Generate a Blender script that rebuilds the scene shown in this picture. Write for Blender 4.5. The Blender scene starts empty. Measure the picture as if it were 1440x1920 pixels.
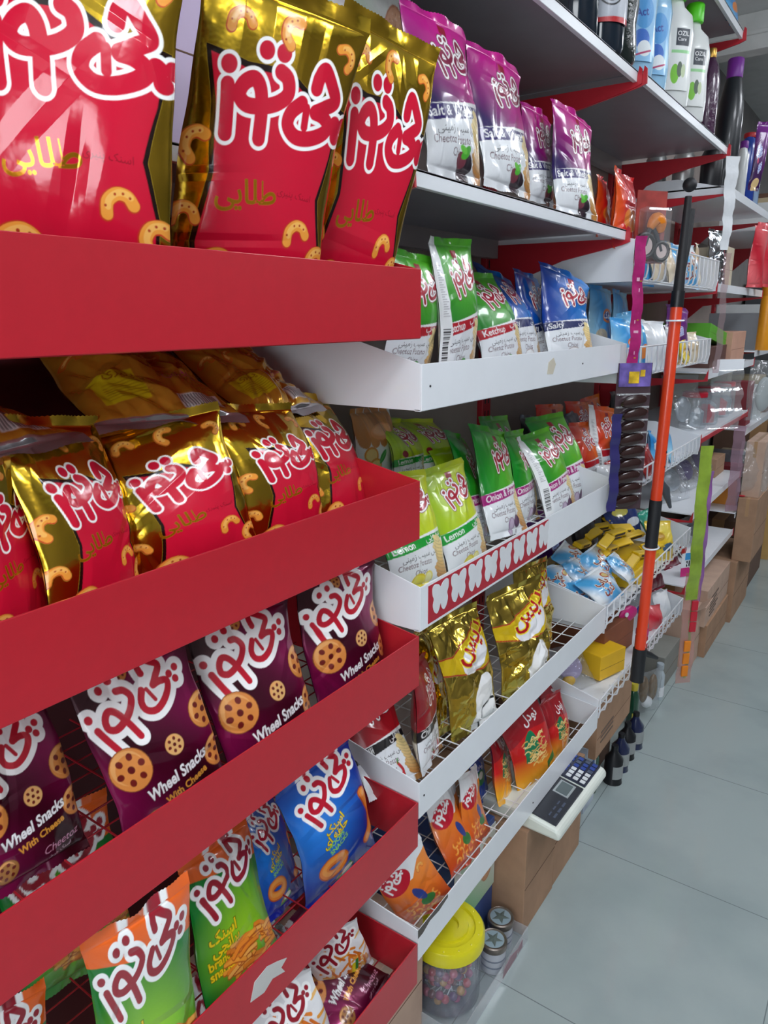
import bpy, math, random
import numpy as np
from mathutils import Matrix, Vector

# ------------------------------------------------------------------ camera, light, exposure
SC = bpy.context.scene
COL = SC.collection
BAY = 1.17                      # one shelving bay, metres; x = 0 is where the red rack meets the white one
cam_d = bpy.data.cameras.new('camera'); cam = bpy.data.objects.new('camera', cam_d); COL.objects.link(cam)
FW = Vector((0.78623258, 0.56080948, -0.25948229)); RT = Vector((0.57904122, -0.81526375, -0.00750177)); UP = Vector((0.21575357, 0.14435281, 0.96571873))
cam.matrix_world = Matrix(((RT.x, UP.x, -FW.x, -1.10345), (RT.y, UP.y, -FW.y, -0.70588), (RT.z, UP.z, -FW.z, 1.64), (0, 0, 0, 1)))
cam_d.sensor_fit = 'VERTICAL'; cam_d.sensor_height = 24.0; cam_d.lens = 24.0 * 1349.687 / 1920
cam_d.clip_start = 0.02
cam_d.dof.use_dof = False
SC.camera = cam
world = bpy.data.worlds.new('world'); SC.world = world; world.use_nodes = True
world.node_tree.nodes['Background'].inputs[0].default_value = (0.8, 0.9, 1.0, 1)
world.node_tree.nodes['Background'].inputs[1].default_value = 0.5
SC.view_settings.view_transform = 'Standard'; SC.view_settings.look = 'None'
SC.view_settings.gamma = 1.0; SC.view_settings.use_curve_mapping = False
SC.view_settings.exposure = 0.10
LAMP_STRENGTH = 17.0            # ceiling panels
DAY_POWER = 62.0                # daylight through the shop front behind the camera
def area(name, loc, rot, sx, sy, power, color):
    d = bpy.data.lights.new(name, 'AREA'); d.shape = 'RECTANGLE'; d.size = sx; d.size_y = sy; d.energy = power; d.color = color
    o = bpy.data.objects.new(name, d); COL.objects.link(o); o.location = loc; o.rotation_euler = rot
    return o
area('shopfront_daylight', (-3.35, -0.95, 1.95), (0, math.radians(-90), 0), 1.4, 2.1, DAY_POWER, (0.90, 0.95, 1.0))

# ------------------------------------------------------------------ helpers
def lin(h):
    c = [int(h[i:i+2], 16)/255 for i in (0, 2, 4)]
    return tuple(v/12.92 if v <= .04045 else ((v+.055)/1.055)**2.4 for v in c)
MATS = {}
def mat(name, hexcol, rough=.45, metal=0.0, coat=0.0, var=.06, bump=0.0, scale=40, alpha=1.0, trans=0.0, emit=0.0):
    if name in MATS: return MATS[name]
    m = bpy.data.materials.new(name); m.use_nodes = True; nt = m.node_tree; b = nt.nodes['Principled BSDF']
    c = lin(hexcol) if isinstance(hexcol, str) else hexcol
    tc = nt.nodes.new('ShaderNodeTexCoord'); nz = nt.nodes.new('ShaderNodeTexNoise'); nz.inputs['Scale'].default_value = scale*.25
    nz.inputs['Detail'].default_value = 4
    nt.links.new(tc.outputs['Object'], nz.inputs['Vector'])
    rp = nt.nodes.new('ShaderNodeValToRGB'); rp.color_ramp.elements[0].position = .3; rp.color_ramp.elements[1].position = .7
    rp.color_ramp.elements[0].color = (*[v*(1-var) for v in c], 1); rp.color_ramp.elements[1].color = (*[min(1, v*(1+var)) for v in c], 1)
    nt.links.new(nz.outputs['Fac'], rp.inputs['Fac']); nt.links.new(rp.outputs['Color'], b.inputs['Base Color'])
    b.inputs['Roughness'].default_value = rough; b.inputs['Metallic'].default_value = metal
    b.inputs['Coat Weight'].default_value = coat; b.inputs['Coat Roughness'].default_value = .08
    b.inputs['Alpha'].default_value = alpha; b.inputs['Transmission Weight'].default_value = trans
    if emit:
        b.inputs['Emission Color'].default_value = (*c, 1); b.inputs['Emission Strength'].default_value = emit
    if bump:
        n2 = nt.nodes.new('ShaderNodeTexNoise'); n2.inputs['Scale'].default_value = scale; n2.inputs['Detail'].default_value = 6
        nt.links.new(tc.outputs['Object'], n2.inputs['Vector'])
        bp = nt.nodes.new('ShaderNodeBump'); bp.inputs['Strength'].default_value = bump; bp.inputs['Distance'].default_value = .004
        nt.links.new(n2.outputs['Fac'], bp.inputs['Height']); nt.links.new(bp.outputs['Normal'], b.inputs['Normal'])
    MATS[name] = m
    return m
def clear_mat(name, tint=(.9, .93, .95), alpha=.25, rough=.08, bump=.3, scale=18):
    """thin clear plastic: see-through with a little haze and crinkle gloss"""
    if name in MATS: return MATS[name]
    m = bpy.data.materials.new(name); m.use_nodes = True; nt = m.node_tree; N = nt.nodes; L = nt.links.new; N.remove(N['Principled BSDF'])
    tc = N.new('ShaderNodeTexCoord'); nz = N.new('ShaderNodeTexNoise'); nz.inputs['Scale'].default_value = scale; nz.inputs['Detail'].default_value = 3; L(tc.outputs['Object'], nz.inputs['Vector'])
    bp = N.new('ShaderNodeBump'); bp.inputs['Strength'].default_value = max(bump, .001); bp.inputs['Distance'].default_value = .01; L(nz.outputs['Fac'], bp.inputs['Height'])
    tr = N.new('ShaderNodeBsdfTransparent'); tr.inputs[0].default_value = (*[.55+.45*t for t in tint], 1); df = N.new('ShaderNodeBsdfDiffuse'); df.inputs[0].default_value = (*tint, 1)
    gl = N.new('ShaderNodeBsdfGlossy'); gl.inputs['Roughness'].default_value = rough; L(bp.outputs['Normal'], gl.inputs['Normal'])
    lw = N.new('ShaderNodeLayerWeight'); lw.inputs['Blend'].default_value = .5; L(bp.outputs['Normal'], lw.inputs['Normal']); pw = N.new('ShaderNodeMath'); pw.operation = 'POWER'; pw.inputs[1].default_value = 3; L(lw.outputs['Facing'], pw.inputs[0])
    fr = N.new('ShaderNodeMapRange'); fr.inputs['To Min'].default_value = .06; fr.inputs['To Max'].default_value = .5; L(pw.outputs[0], fr.inputs['Value'])
    m1 = N.new('ShaderNodeMixShader'); m1.inputs[0].default_value = alpha*.45; L(tr.outputs[0], m1.inputs[1]); L(df.outputs[0], m1.inputs[2])
    m2 = N.new('ShaderNodeMixShader'); L(fr.outputs[0], m2.inputs[0]); L(m1.outputs[0], m2.inputs[1]); L(gl.outputs[0], m2.inputs[2]); L(m2.outputs[0], N['Material Output'].inputs[0])
    MATS[name] = m; return m
def film_mat(name, rough, coat, bump, scale):
    """printed plastic / foil film: colour and foil share come from the print laid out on the mesh"""
    if name in MATS: return MATS[name]
    m = bpy.data.materials.new(name); m.use_nodes = True; nt = m.node_tree; b = nt.nodes['Principled BSDF']
    at = nt.nodes.new('ShaderNodeAttribute'); at.attribute_name = 'print'
    tc = nt.nodes.new('ShaderNodeTexCoord'); nz = nt.nodes.new('ShaderNodeTexNoise'); nz.inputs['Scale'].default_value = scale; nz.inputs['Detail'].default_value = 3
    nt.links.new(tc.outputs['Object'], nz.inputs['Vector'])
    bp = nt.nodes.new('ShaderNodeBump'); bp.inputs['Strength'].default_value = bump; bp.inputs['Distance'].default_value = .006
    nt.links.new(nz.outputs['Fac'], bp.inputs['Height']); nt.links.new(bp.outputs['Normal'], b.inputs['Normal'])
    nt.links.new(at.outputs['Color'], b.inputs['Base Color']); nt.links.new(at.outputs['Alpha'], b.inputs['Metallic'])
    b.inputs['Roughness'].default_value = rough; b.inputs['Coat Weight'].default_value = coat; b.inputs['Coat Roughness'].default_value = .06
    MATS[name] = m
    return m

class MB:
    def __init__(s): s.v = []; s.f = []; s.mi = []
    def add(s, vs, fs, mi=0):
        o = len(s.v); s.v += [tuple(p) for p in vs]; s.f += [tuple(i+o for i in f) for f in fs]; s.mi += [mi]*len(fs); return s
    def box(s, x0, x1, y0, y1, z0, z1, mi=0, M=None):
        vs = [Vector((x, y, z)) for z in (z0, z1) for y in (y0, y1) for x in (x0, x1)]
        if M is not None: vs = [M @ p for p in vs]
        return s.add(vs, [(0, 2, 3, 1), (4, 5, 7, 6), (0, 1, 5, 4), (2, 6, 7, 3), (0, 4, 6, 2), (1, 3, 7, 5)], mi)
    def prism_x(s, pts, x0, x1, mi=0):          # polygon in (y, z), extruded along x
        n = len(pts); vs = [(x0, *p) for p in pts]+[(x1, *p) for p in pts]
        fs = [tuple(range(n)), tuple(range(2*n-1, n-1, -1))]+[(i, i+n, (i+1) % n+n, (i+1) % n) for i in range(n)]
        return s.add(vs, fs, mi)
    def prism_y(s, pts, y0, y1, mi=0):
        n = len(pts); vs = [(p[0], y0, p[1]) for p in pts]+[(p[0], y1, p[1]) for p in pts]
        fs = [tuple(range(n)), tuple(range(2*n-1, n-1, -1))]+[(i, i+n, (i+1) % n+n, (i+1) % n) for i in range(n)]
        return s.add(vs, fs, mi)
    def tube(s, pts, r, n=8, mi=0, caps=True):
        pts = [Vector(p) for p in pts]; rs = r if isinstance(r, (list, tuple)) else [r]*len(pts)
        vs = []; fs = []; side = None
        for i, p in enumerate(pts):
            t = (pts[min(i+1, len(pts)-1)]-pts[max(i-1, 0)]).normalized()
            if side is None:
                side = t.cross(Vector((0, 0, 1)) if abs(t.z) < .9 else Vector((1, 0, 0))).normalized()
            side = (side - t*side.dot(t)).normalized(); up = t.cross(side)
            for k in range(n):
                a = 2*math.pi*k/n; vs.append(p+(side*math.cos(a)+up*math.sin(a))*rs[i])
        for i in range(len(pts)-1):
            for k in range(n):
                a = i*n+k; b = i*n+(k+1) % n; fs.append((a, b, b+n, a+n))
        if caps: fs += [tuple(range(n-1, -1, -1)), tuple(range((len(pts)-1)*n, len(pts)*n))]
        return s.add(vs, fs, mi)
    def lathe(s, prof, cx=0, cy=0, n=28, mi=0, sx=1, sy=1):   # prof: (r, z) bottom to top
        vs = []; fs = []
        for r, z in prof:
            for k in range(n):
                a = 2*math.pi*k/n; vs.append((cx+r*sx*math.cos(a), cy+r*sy*math.sin(a), z))
        for i in range(len(prof)-1):
            for k in range(n):
                a = i*n+k; b = i*n+(k+1) % n; fs.append((a, b, b+n, a+n))
        fs += [tuple(range(n-1, -1, -1)), tuple(range((len(prof)-1)*n, len(prof)*n))]
        return s.add(vs, fs, mi)
    def build(s, name, mats, parent=None, bevel=0, smooth=False, sub=0):
        me = bpy.data.meshes.new(name); me.from_pydata(s.v, [], s.f); me.update()
        for m in (mats if isinstance(mats, (list, tuple)) else [mats]): me.materials.append(m)
        me.polygons.foreach_set('material_index', s.mi)
        if smooth: me.polygons.foreach_set('use_smooth', [True]*len(s.f))
        o = bpy.data.objects.new(name, me); COL.objects.link(o)
        if parent is not None: o.parent = parent
        if bevel:
            b = o.modifiers.new('bevel', 'BEVEL'); b.width = bevel; b.segments = 2; b.limit_method = 'ANGLE'
        if smooth:
            try:
                me.set_sharp_from_angle(angle=math.radians(40))
            except Exception: pass
        return o
def tag(o, label=None, cat=None, group=None, kind=None):
    if label: o['label'] = label
    if cat: o['category'] = cat
    if group: o['group'] = group
    if kind: o['kind'] = kind
    return o
def empty(name, loc, label, cat, group=None, rz=0.0, M=None):
    o = bpy.data.objects.new(name, None); COL.objects.link(o); o.empty_display_size = .05
    o.location = loc; o.rotation_euler = (0, 0, rz)
    if M is not None: o.matrix_world = M
    return tag(o, label, cat, group)
def struct(o): o['kind'] = 'structure'; return o
def frame(x, y, z, yaw, lean, roll):
    return Matrix.Translation((x, y, z)) @ Matrix.Rotation(math.radians(yaw), 4, 'Z') @ Matrix.Rotation(-math.radians(lean), 4, 'X') @ Matrix.Rotation(math.radians(roll), 4, 'Y')
def copy_tree(o, parent=None):
    c = o.copy(); COL.objects.link(c)
    if parent is not None: c.parent = parent
    for ch in list(o.children): copy_tree(ch, c)
    return c

# ------------------------------------------------------------------ printed artwork, drawn as shapes and laid onto the film as a colour attribute
_T = {}
def text_tris(s, off=0.0):
    k = (s, off)
    if k not in _T:
        cu = bpy.data.curves.new('t', 'FONT'); cu.body = s; cu.offset = off; cu.resolution_u = 3
        o = bpy.data.objects.new('t', cu); COL.objects.link(o); bpy.context.view_layer.update()
        ev = o.evaluated_get(bpy.context.evaluated_depsgraph_get()); me = ev.to_mesh(); me.calc_loop_triangles()
        v = np.array([p.co[:2] for p in me.vertices]).reshape(-1, 2); t = np.array([p.vertices[:] for p in me.loop_triangles], int).reshape(-1, 3)
        ev.to_mesh_clear(); bpy.data.objects.remove(o); bpy.data.curves.remove(cu)
        _T[k] = (v, t)
    return _T[k]
_F = {'ا': 'FE8D FE8E', 'ب': 'FE8F FE90 FE91 FE92', 'پ': 'FB56 FB57 FB58 FB59', 'ت': 'FE95 FE96 FE97 FE98', 'چ': 'FB7A FB7B FB7C FB7D',
      'ح': 'FEA1 FEA2 FEA3 FEA4', 'ج': 'FE9D FE9E FE9F FEA0', 'ر': 'FEAD FEAE', 'ز': 'FEAF FEB0', 'س': 'FEB1 FEB2 FEB3 FEB4', 'ش': 'FEB5 FEB6 FEB7 FEB8',
      'ک': 'FB8E FB8F FB90 FB91', 'ل': 'FEDD FEDE FEDF FEE0', 'م': 'FEE1 FEE2 FEE3 FEE4', 'ن': 'FEE5 FEE6 FEE7 FEE8', 'و': 'FEED FEEE',
      'ی': 'FBFC FBFD FBFE FBFF', 'ط': 'FEC1 FEC2 FEC3 FEC4', 'ه': 'FEE9 FEEA FEEB FEEC', 'ف': 'FED1 FED2 FED3 FED4', 'ق': 'FED5 FED6 FED7 FED8', 'د': 'FEA9 FEAA', 'خ': 'FEA5 FEA6 FEA7 FEA8'}
def fa(s):
    """joined Persian letter forms, put in visual order"""
    out = []
    for w in s.split(' '):
        g = []
        for i, ch in enumerate(w):
            f = _F[ch].split(); pj = i > 0 and len(_F[w[i-1]].split()) == 4; nj = i < len(w)-1 and len(f) == 4
            k = (3 if nj else 1) if pj else (2 if nj else 0)
            g.append(chr(int(f[k], 16)))
        out.append(''.join(reversed(g)))
    return ' '.join(reversed(out))
def cr(p, n=8, closed=False):
    p = np.array(p, float); m = len(p); out = []
    for i in range(m if closed else m-1):
        a, b, c, d = (p[(i-1) % m], p[i], p[(i+1) % m], p[(i+2) % m]) if closed else (p[max(i-1, 0)], p[i], p[i+1], p[min(i+2, m-1)])
        for t in np.linspace(0, 1, n, endpoint=False):
            out.append(.5*((2*b)+(c-a)*t+(2*a-5*b+4*c-d)*t*t+(3*b-a-3*c+d)*t**3))
    if not closed: out.append(p[-1])
    return np.array(out)
class Art:
    def __init__(s, asp, bg, foil=0.0, S=300):
        s.S = S; s.W = S; s.H = int(S*asp); s.a = asp
        s.im = np.zeros((s.H, s.W, 4)); s.im[..., :3] = lin(bg); s.im[..., 3] = foil
    def win(s, x0, y0, x1, y1):
        c0 = max(0, int(x0*s.S)-2); c1 = min(s.W, int(x1*s.S)+3); r0 = max(0, s.H-int(y1*s.S)-3); r1 = min(s.H, s.H-int(y0*s.S)+3)
        if c1 <= c0 or r1 <= r0: return None
        X, Y = np.meshgrid((np.arange(c0, c1)+.5)/s.S, (s.H-np.arange(r0, r1)-.5)/s.S)
        return r0, r1, c0, c1, X, Y
    def put(s, w, m, col, foil=0.0):
        r0, r1, c0, c1 = w[:4]; c = np.zeros(4); c[:3] = lin(col) if isinstance(col, str) else col; c[3] = foil
        s.im[r0:r1, c0:c1] = s.im[r0:r1, c0:c1]*(1-m[..., None])+c*m[..., None]
    def poly(s, pts, col, foil=0.0):
        P = np.array(pts, float); w = s.win(*P.min(0), *P.max(0))
        if w is None: return
        X, Y = w[4], w[5]; ins = np.zeros(X.shape, bool); d = np.full(X.shape, 1e9)
        for a, b in zip(P, np.roll(P, -1, 0)):
            if a[1] != b[1]:
                ins ^= ((a[1] > Y) != (b[1] > Y)) & (X < (b[0]-a[0])*(Y-a[1])/(b[1]-a[1])+a[0])
            e = b-a; t = np.clip(((X-a[0])*e[0]+(Y-a[1])*e[1])/max(e@e, 1e-12), 0, 1); d = np.minimum(d, np.hypot(X-a[0]-t*e[0], Y-a[1]-t*e[1]))
        s.put(w, np.clip(.5+np.where(ins, d, -d)*s.S, 0, 1), col, foil)
    def stroke(s, pts, wd, col, foil=0.0):
        P = np.array(pts, float); r = wd/2; w = s.win(*(P.min(0)-r), *(P.max(0)+r))
        if w is None: return
        X, Y = w[4], w[5]; d = np.full(X.shape, 1e9)
        if len(P) == 1: d = np.hypot(X-P[0, 0], Y-P[0, 1])
        for a, b in zip(P[:-1], P[1:]):
            e = b-a; t = np.clip(((X-a[0])*e[0]+(Y-a[1])*e[1])/max(e@e, 1e-12), 0, 1); d = np.minimum(d, np.hypot(X-a[0]-t*e[0], Y-a[1]-t*e[1]))
        s.put(w, np.clip(.5+(r-d)*s.S, 0, 1), col, foil)
    def ell(s, x, y, rx, ry, col, rot=0, foil=0.0):
        t = np.linspace(0, 2*math.pi, 28, endpoint=False); c, n = math.cos(rot), math.sin(rot)
        s.poly(np.stack([x+rx*np.cos(t)*c-ry*np.sin(t)*n, y+rx*np.cos(t)*n+ry*np.sin(t)*c], 1), col, foil)
    def text(s, t, x, y, size, col, rot=0, off=0.0, shear=0, center=False, foil=0.0, sx=1.0):
        v, tr = text_tris(t, off)
        if not len(tr): return
        v = v.copy()
        if center: v[:, 0] -= (v[:, 0].min()+v[:, 0].max())/2
        v[:, 0] = v[:, 0]*sx+v[:, 1]*shear; v = v*size; c, n = math.cos(rot), math.sin(rot)
        v = np.stack([x+v[:, 0]*c-v[:, 1]*n, y+v[:, 0]*n+v[:, 1]*c], 1)
        w = s.win(*v.min(0), *v.max(0))
        if w is None: return
        r0, r1, c0, c1 = w[:4]; K = 3; m = np.zeros(((r1-r0)*K, (c1-c0)*K))
        px = (v[:, 0]*s.S-c0)*K; py = ((s.H-v[:, 1]*s.S)-r0)*K
        for a, b, c in tr:
            xs, ys = px[[a, b, c]], py[[a, b, c]]
            i0, i1 = max(0, int(xs.min())), min(m.shape[1], int(xs.max())+2); j0, j1 = max(0, int(ys.min())), min(m.shape[0], int(ys.max())+2)
            if i1 <= i0 or j1 <= j0: continue
            X, Y = np.meshgrid(np.arange(i0, i1)+.5, np.arange(j0, j1)+.5)
            e = [(xs[(k+1) % 3]-xs[k])*(Y-ys[k])-(ys[(k+1) % 3]-ys[k])*(X-xs[k]) for k in range(3)]
            q = ((e[0] >= 0) & (e[1] >= 0) & (e[2] >= 0)) | ((e[0] <= 0) & (e[1] <= 0) & (e[2] <= 0))
            m[j0:j1, i0:i1] = np.maximum(m[j0:j1, i0:i1], q)
        m = m.reshape(r1-r0, K, c1-c0, K).mean((1, 3)); s.put(w, m, col, foil)
    def grad(s, c0, c1, fn):
        X, Y = np.meshgrid((np.arange(s.W)+.5)/s.S, (s.H-np.arange(s.H)-.5)/s.S); t = np.clip(fn(X, Y), 0, 1)[..., None]
        s.im[..., :3] = np.array(lin(c0))*(1-t)+np.array(lin(c1))*t
    def sample(s, u, v):                        # u, v in 0..1
        x = np.clip(u*s.W-.5, 0, s.W-1.001); y = np.clip((1-v)*s.H-.5, 0, s.H-1.001); i = x.astype(int); j = y.astype(int); a = (x-i)[..., None]; b = (y-j)[..., None]
        im = s.im; i2 = np.minimum(i+1, s.W-1); j2 = np.minimum(j+1, s.H-1)
        return (im[j, i]*(1-a)+im[j, i2]*a)*(1-b)+(im[j2, i]*(1-a)+im[j2, i2]*a)*b
# brand wordmark as strokes, in a 1.32 x 1.0 box
LOGO = [([(.17, .02), (.08, .50)], 1), ([(.05, .70)], 1.15),
        (cr([(.48, .10), (.44, .36), (.38, .58), (.30, .66), (.22, .58), (.20, .45), (.28, .38), (.42, .42), (.56, .52), (.64, .66), (.60, .80), (.52, .84)]), 1),
        ([(.34, .98)], 1.15), ([(.50, 1.03)], 1.15),
        (cr([(.80, .64), (.72, .50), (.72, .36), (.82, .28), (.96, .32), (1.10, .44), (1.15, .56), (1.06, .62), (.96, .62)]), 1), ([(.86, .62), (.89, .42)], .6),
        (cr([(.96, .62), (1.05, .72), (1.14, .84), (1.06, .96), (.94, 1.08), (.90, .98), (.90, .86)]), 1),
        ([(1.22, .62)], 1.1), ([(1.33, .66)], 1.1), ([(1.27, .50)], 1.1)]
LOGO = [(np.array(p_, float).reshape(-1, 2)*np.array([1, .74]), k_) for p_, k_ in LOGO]
def logo(A, x, y, s, rot=0.0, fill='C8102E', halo='FFFFFF', w=.11, hw=.10, line=None):
    c, n = math.cos(rot), math.sin(rot)
    def T(p):
        p = np.array(p, float).reshape(-1, 2)*s; return np.stack([x+p[:, 0]*c-p[:, 1]*n, y+p[:, 0]*n+p[:, 1]*c], 1)
    if line:
        for p, k in LOGO: A.stroke(T(p), s*(w*k+hw+.04), line)
    for p, k in LOGO: A.stroke(T(p), s*(w*k+hw), halo)
    for p, k in LOGO: A.stroke(T(p), s*w*k, fill)
def wheel(A, x, y, r, rx=1.0, base='D98B45'):
    A.ell(x, y, r*rx, r, '8A4A20'); A.ell(x, y, r*.96*rx, r*.96, base); A.ell(x-.1*r*rx, y+.12*r, r*.78*rx, r*.78, 'E6A765'); A.ell(x, y, r*.70*rx, r*.70, base)
    for k in range(6):
        a = k*math.pi/3+.3; A.ell(x+.58*r*rx*math.cos(a), y+.58*r*math.sin(a), r*.17*rx, r*.15, '6E1F1B', rot=a)
    A.ell(x, y, r*.17*rx, r*.17, '5E1518')
def curl(A, x, y, s, rot=0.0, col='F0A040'):
    c, n = math.cos(rot), math.sin(rot); P = cr([(-.9, -.3), (-.5, .3), (.2, .45), (.7, .1), (.8, -.45)])*s; P = np.stack([x+P[:, 0]*c-P[:, 1]*n, y+P[:, 0]*n+P[:, 1]*c], 1)
    A.stroke(P, s*.86, 'C23B22'); A.stroke(P+s*.03, s*.72, col); A.stroke(P[4:-6]+s*.10, s*.36, 'F8BC62')
    for i in (6, 14, 20, 26): A.ell(*(P[i]+s*.06*((i % 3)-1)), s*.08, s*.08, 'B03A1E')
def chipstack(A, x0, y0, x1, y1, n=12, w=.15, c0='F4DE9C', c1='C98A45'):
    for k in range(n):
        t = k/(n-1); x = x0+(x1-x0)*t+.012*math.sin(k*2.1); y = y0+(y1-y0)*t; q = [lin(c1)[i]*(1-t)**1.5+lin(c0)[i]*(1-(1-t)**1.5) for i in range(3)]
        A.ell(x, y, w*(.8+.2*math.sin(k)), .042, [v*.72 for v in q], rot=-.25); A.ell(x, y+.008, w*(.78+.2*math.sin(k)), .038, q, rot=-.25)
WHITE = 'F4F5F6'
def art_gold(k=0):
    A = Art(1.52, 'DDB634', 1.0, 360)
    q = (lambda P: [(.53+(x-.5)*.84, y*.90) for x, y in P]) if k == 3 else (lambda P: P)
    A.poly(q([(.14, -.1), (.10, .25), (.17, .62), (.12, .95), (.05, 1.22), (.30, 1.18), (.55, 1.20), (.72, 1.12), (.99, 1.10), (.95, .85), (.90, .60), (.96, .35), (.93, -.1)]), '1A0A08')
    A.poly(q([(.17, -.1), (.135, .25), (.20, .62), (.15, .95), (.085, 1.185), (.30, 1.145), (.55, 1.165), (.72, 1.085), (.96, 1.07), (.935, .85), (.875, .60), (.94, .35), (.91, -.1)]), 'CE1636')
    logo(A, *((.18, .72, .56, -.02) if k == 3 else (.12, .82, .64, -.12)), fill='CE1636', w=.125, hw=.06)
    A.text(fa('طلایی'), .22, .47, .17, 'C98A10', rot=.14, off=.015, foil=.7)
    curl(A, .06, .74, .085, 1.2); curl(A, .27, .14, .12, .2); curl(A, .52, 1.38, .075, 1.3); curl(A, .93, .27, .085, .9); curl(A, .22, 1.36, .07, .4)
    curl(A, .90, 1.36, .065, -.7); curl(A, .05, .38, .08, .3); curl(A, .76, .40, .08, .5)
    A.text(fa('اسنک پنیری'), .60, .58, .05, '8C0E22')
    return A
def art_wheel(k=0):
    A = Art(1.32, '5A0A34', 0.0, 340)
    A.grad('3A0818', 'A01660', lambda X, Y: .35+.5*np.sin((X*1.2+Y*.9)*4.2)*(.4+.6*np.abs(X-.5)*2))
    A.im[..., 3] = .5
    wheel(A, .66, 1.24, .085, base='C98440'); wheel(A, .40, 1.27, .07, base='C98440')
    logo(A, .09, .70, .63, rot=.20, fill='C4122E', w=.085, hw=.15)
    wheel(A, .20, .60, .17); wheel(A, .60, .64, .085, base='E0B070'); wheel(A, .96, .78, .15); wheel(A, .97, .42, .135); wheel(A, .28, .13, .10, base='A8743C')
    for o, c in ((.03, '3A1020'), (0.0, 'F2F4F6')):
        A.text('Wheel Snacks', .26, .30, .135, c, rot=.22, off=.03+o, shear=.15, sx=.80)
    A.text('With Cheese', .40, .215, .09, 'E8A23C', rot=.22, off=.03, sx=.9)
    A.text('Cheetoz', .60, .085, .10, 'D89AB8', rot=.10, off=0.0, shear=.25); A.text(fa('اسنک چرخی'), .62, .03, .05, 'D8B0C4', rot=.1)
    return A
def art_green(k=0):
    A = Art(1.34, '0E8A2E', 0.0, 340)
    A.grad('9EDB2A', '077A2A', lambda X, Y: np.hypot(X-.52, Y-.5)/.62)
    A.poly([(-.1, 1.5), (-.1, 1.22), (.35, 1.12), (.7, 1.06), (1.1, 1.02), (1.1, 1.5)], 'F2691E')
    logo(A, .10, .74, .64, rot=.14, fill='9E1B2E', w=.09, hw=.11)
    for o, c in ((.035, '1C2A08'), (0.0, 'F2D21E')):
        A.text(fa('اسنک'), .10, .55, .14, c, rot=.06, off=.03+o); A.text(fa('برانچی'), .12, .45, .13, c, rot=.06, off=.03+o)
        A.text('branchy', .07, .35, .11, c, rot=.06, off=.03+o, sx=.95); A.text('snacks', .07, .265, .11, c, rot=.06, off=.03+o, sx=.95)
    rnd = random.Random(5)
    for i in range(46):
        x = .64+rnd.uniform(-.30, .30); y = .27+rnd.uniform(-.16, .20)*(1-abs(x-.64)*1.6); a = rnd.uniform(-.5, .35); L = rnd.uniform(.07, .15)
        P = cr([(x-L*math.cos(a), y-L*math.sin(a)), (x, y+.018), (x+L*math.cos(a), y+L*math.sin(a))], 5)
        A.stroke(P, .047, 'B4541A'); A.stroke(P+np.array([0, .005]), .034, ['E88A2A', 'F0A23A', 'F4B65A'][i % 3])
    return A
def art_blueh(k=0):
    A = Art(1.34, '0B2FB4', 0.0, 340)
    A.grad('2A8CF0', '0A1E8C', lambda X, Y: np.hypot(X-.28, Y-.80)/.75)
    logo(A, .20, .80, .60, rot=.2, fill='C4122E', w=.09, hw=.12)
    for o, c in ((.035, '0A1030'), (0.0, 'F2D21E')):
        A.text(fa('اسنک'), .33, .66, .12, c, rot=.3, off=.03+o); A.text(fa('حلقه ای'), .26, .54, .12, c, rot=.3, off=.03+o)
    A.text('HOOPS', .30, .50, .075, '9EE02A', rot=.3, off=.02); A.text('SNACKS', .32, .43, .075, '9EE02A', rot=.3, off=.02)
    t = np.linspace(0, 6.28, 30)
    for w, c, q in ((.125, 'B4501A', 0), (.10, 'E88430', .004), (.05, 'F4A24A', .012)): A.stroke(np.stack([.36+.14*np.cos(t), .27+.085*np.sin(t)+q], 1), w, c)
    for w, c, q in ((.13, 'B4501A', 0), (.10, 'E88430', .004), (.05, 'F4A24A', .012)): A.stroke(cr([(.92, .80), (1.0, .55), (.96, .35), (.86, .26)])+np.array([q, 0]), w, c)
    A.ell(.50, .09, .12, .04, 'B45A2A', rot=.3); A.ell(.50, .07, .13, .03, '2E9A3A', rot=.3); A.ell(.56, .13, .05, .02, '2E9A3A', rot=.8); A.ell(.53, .10, .08, .03, 'E8E0D0', rot=.3)
    return A
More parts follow.
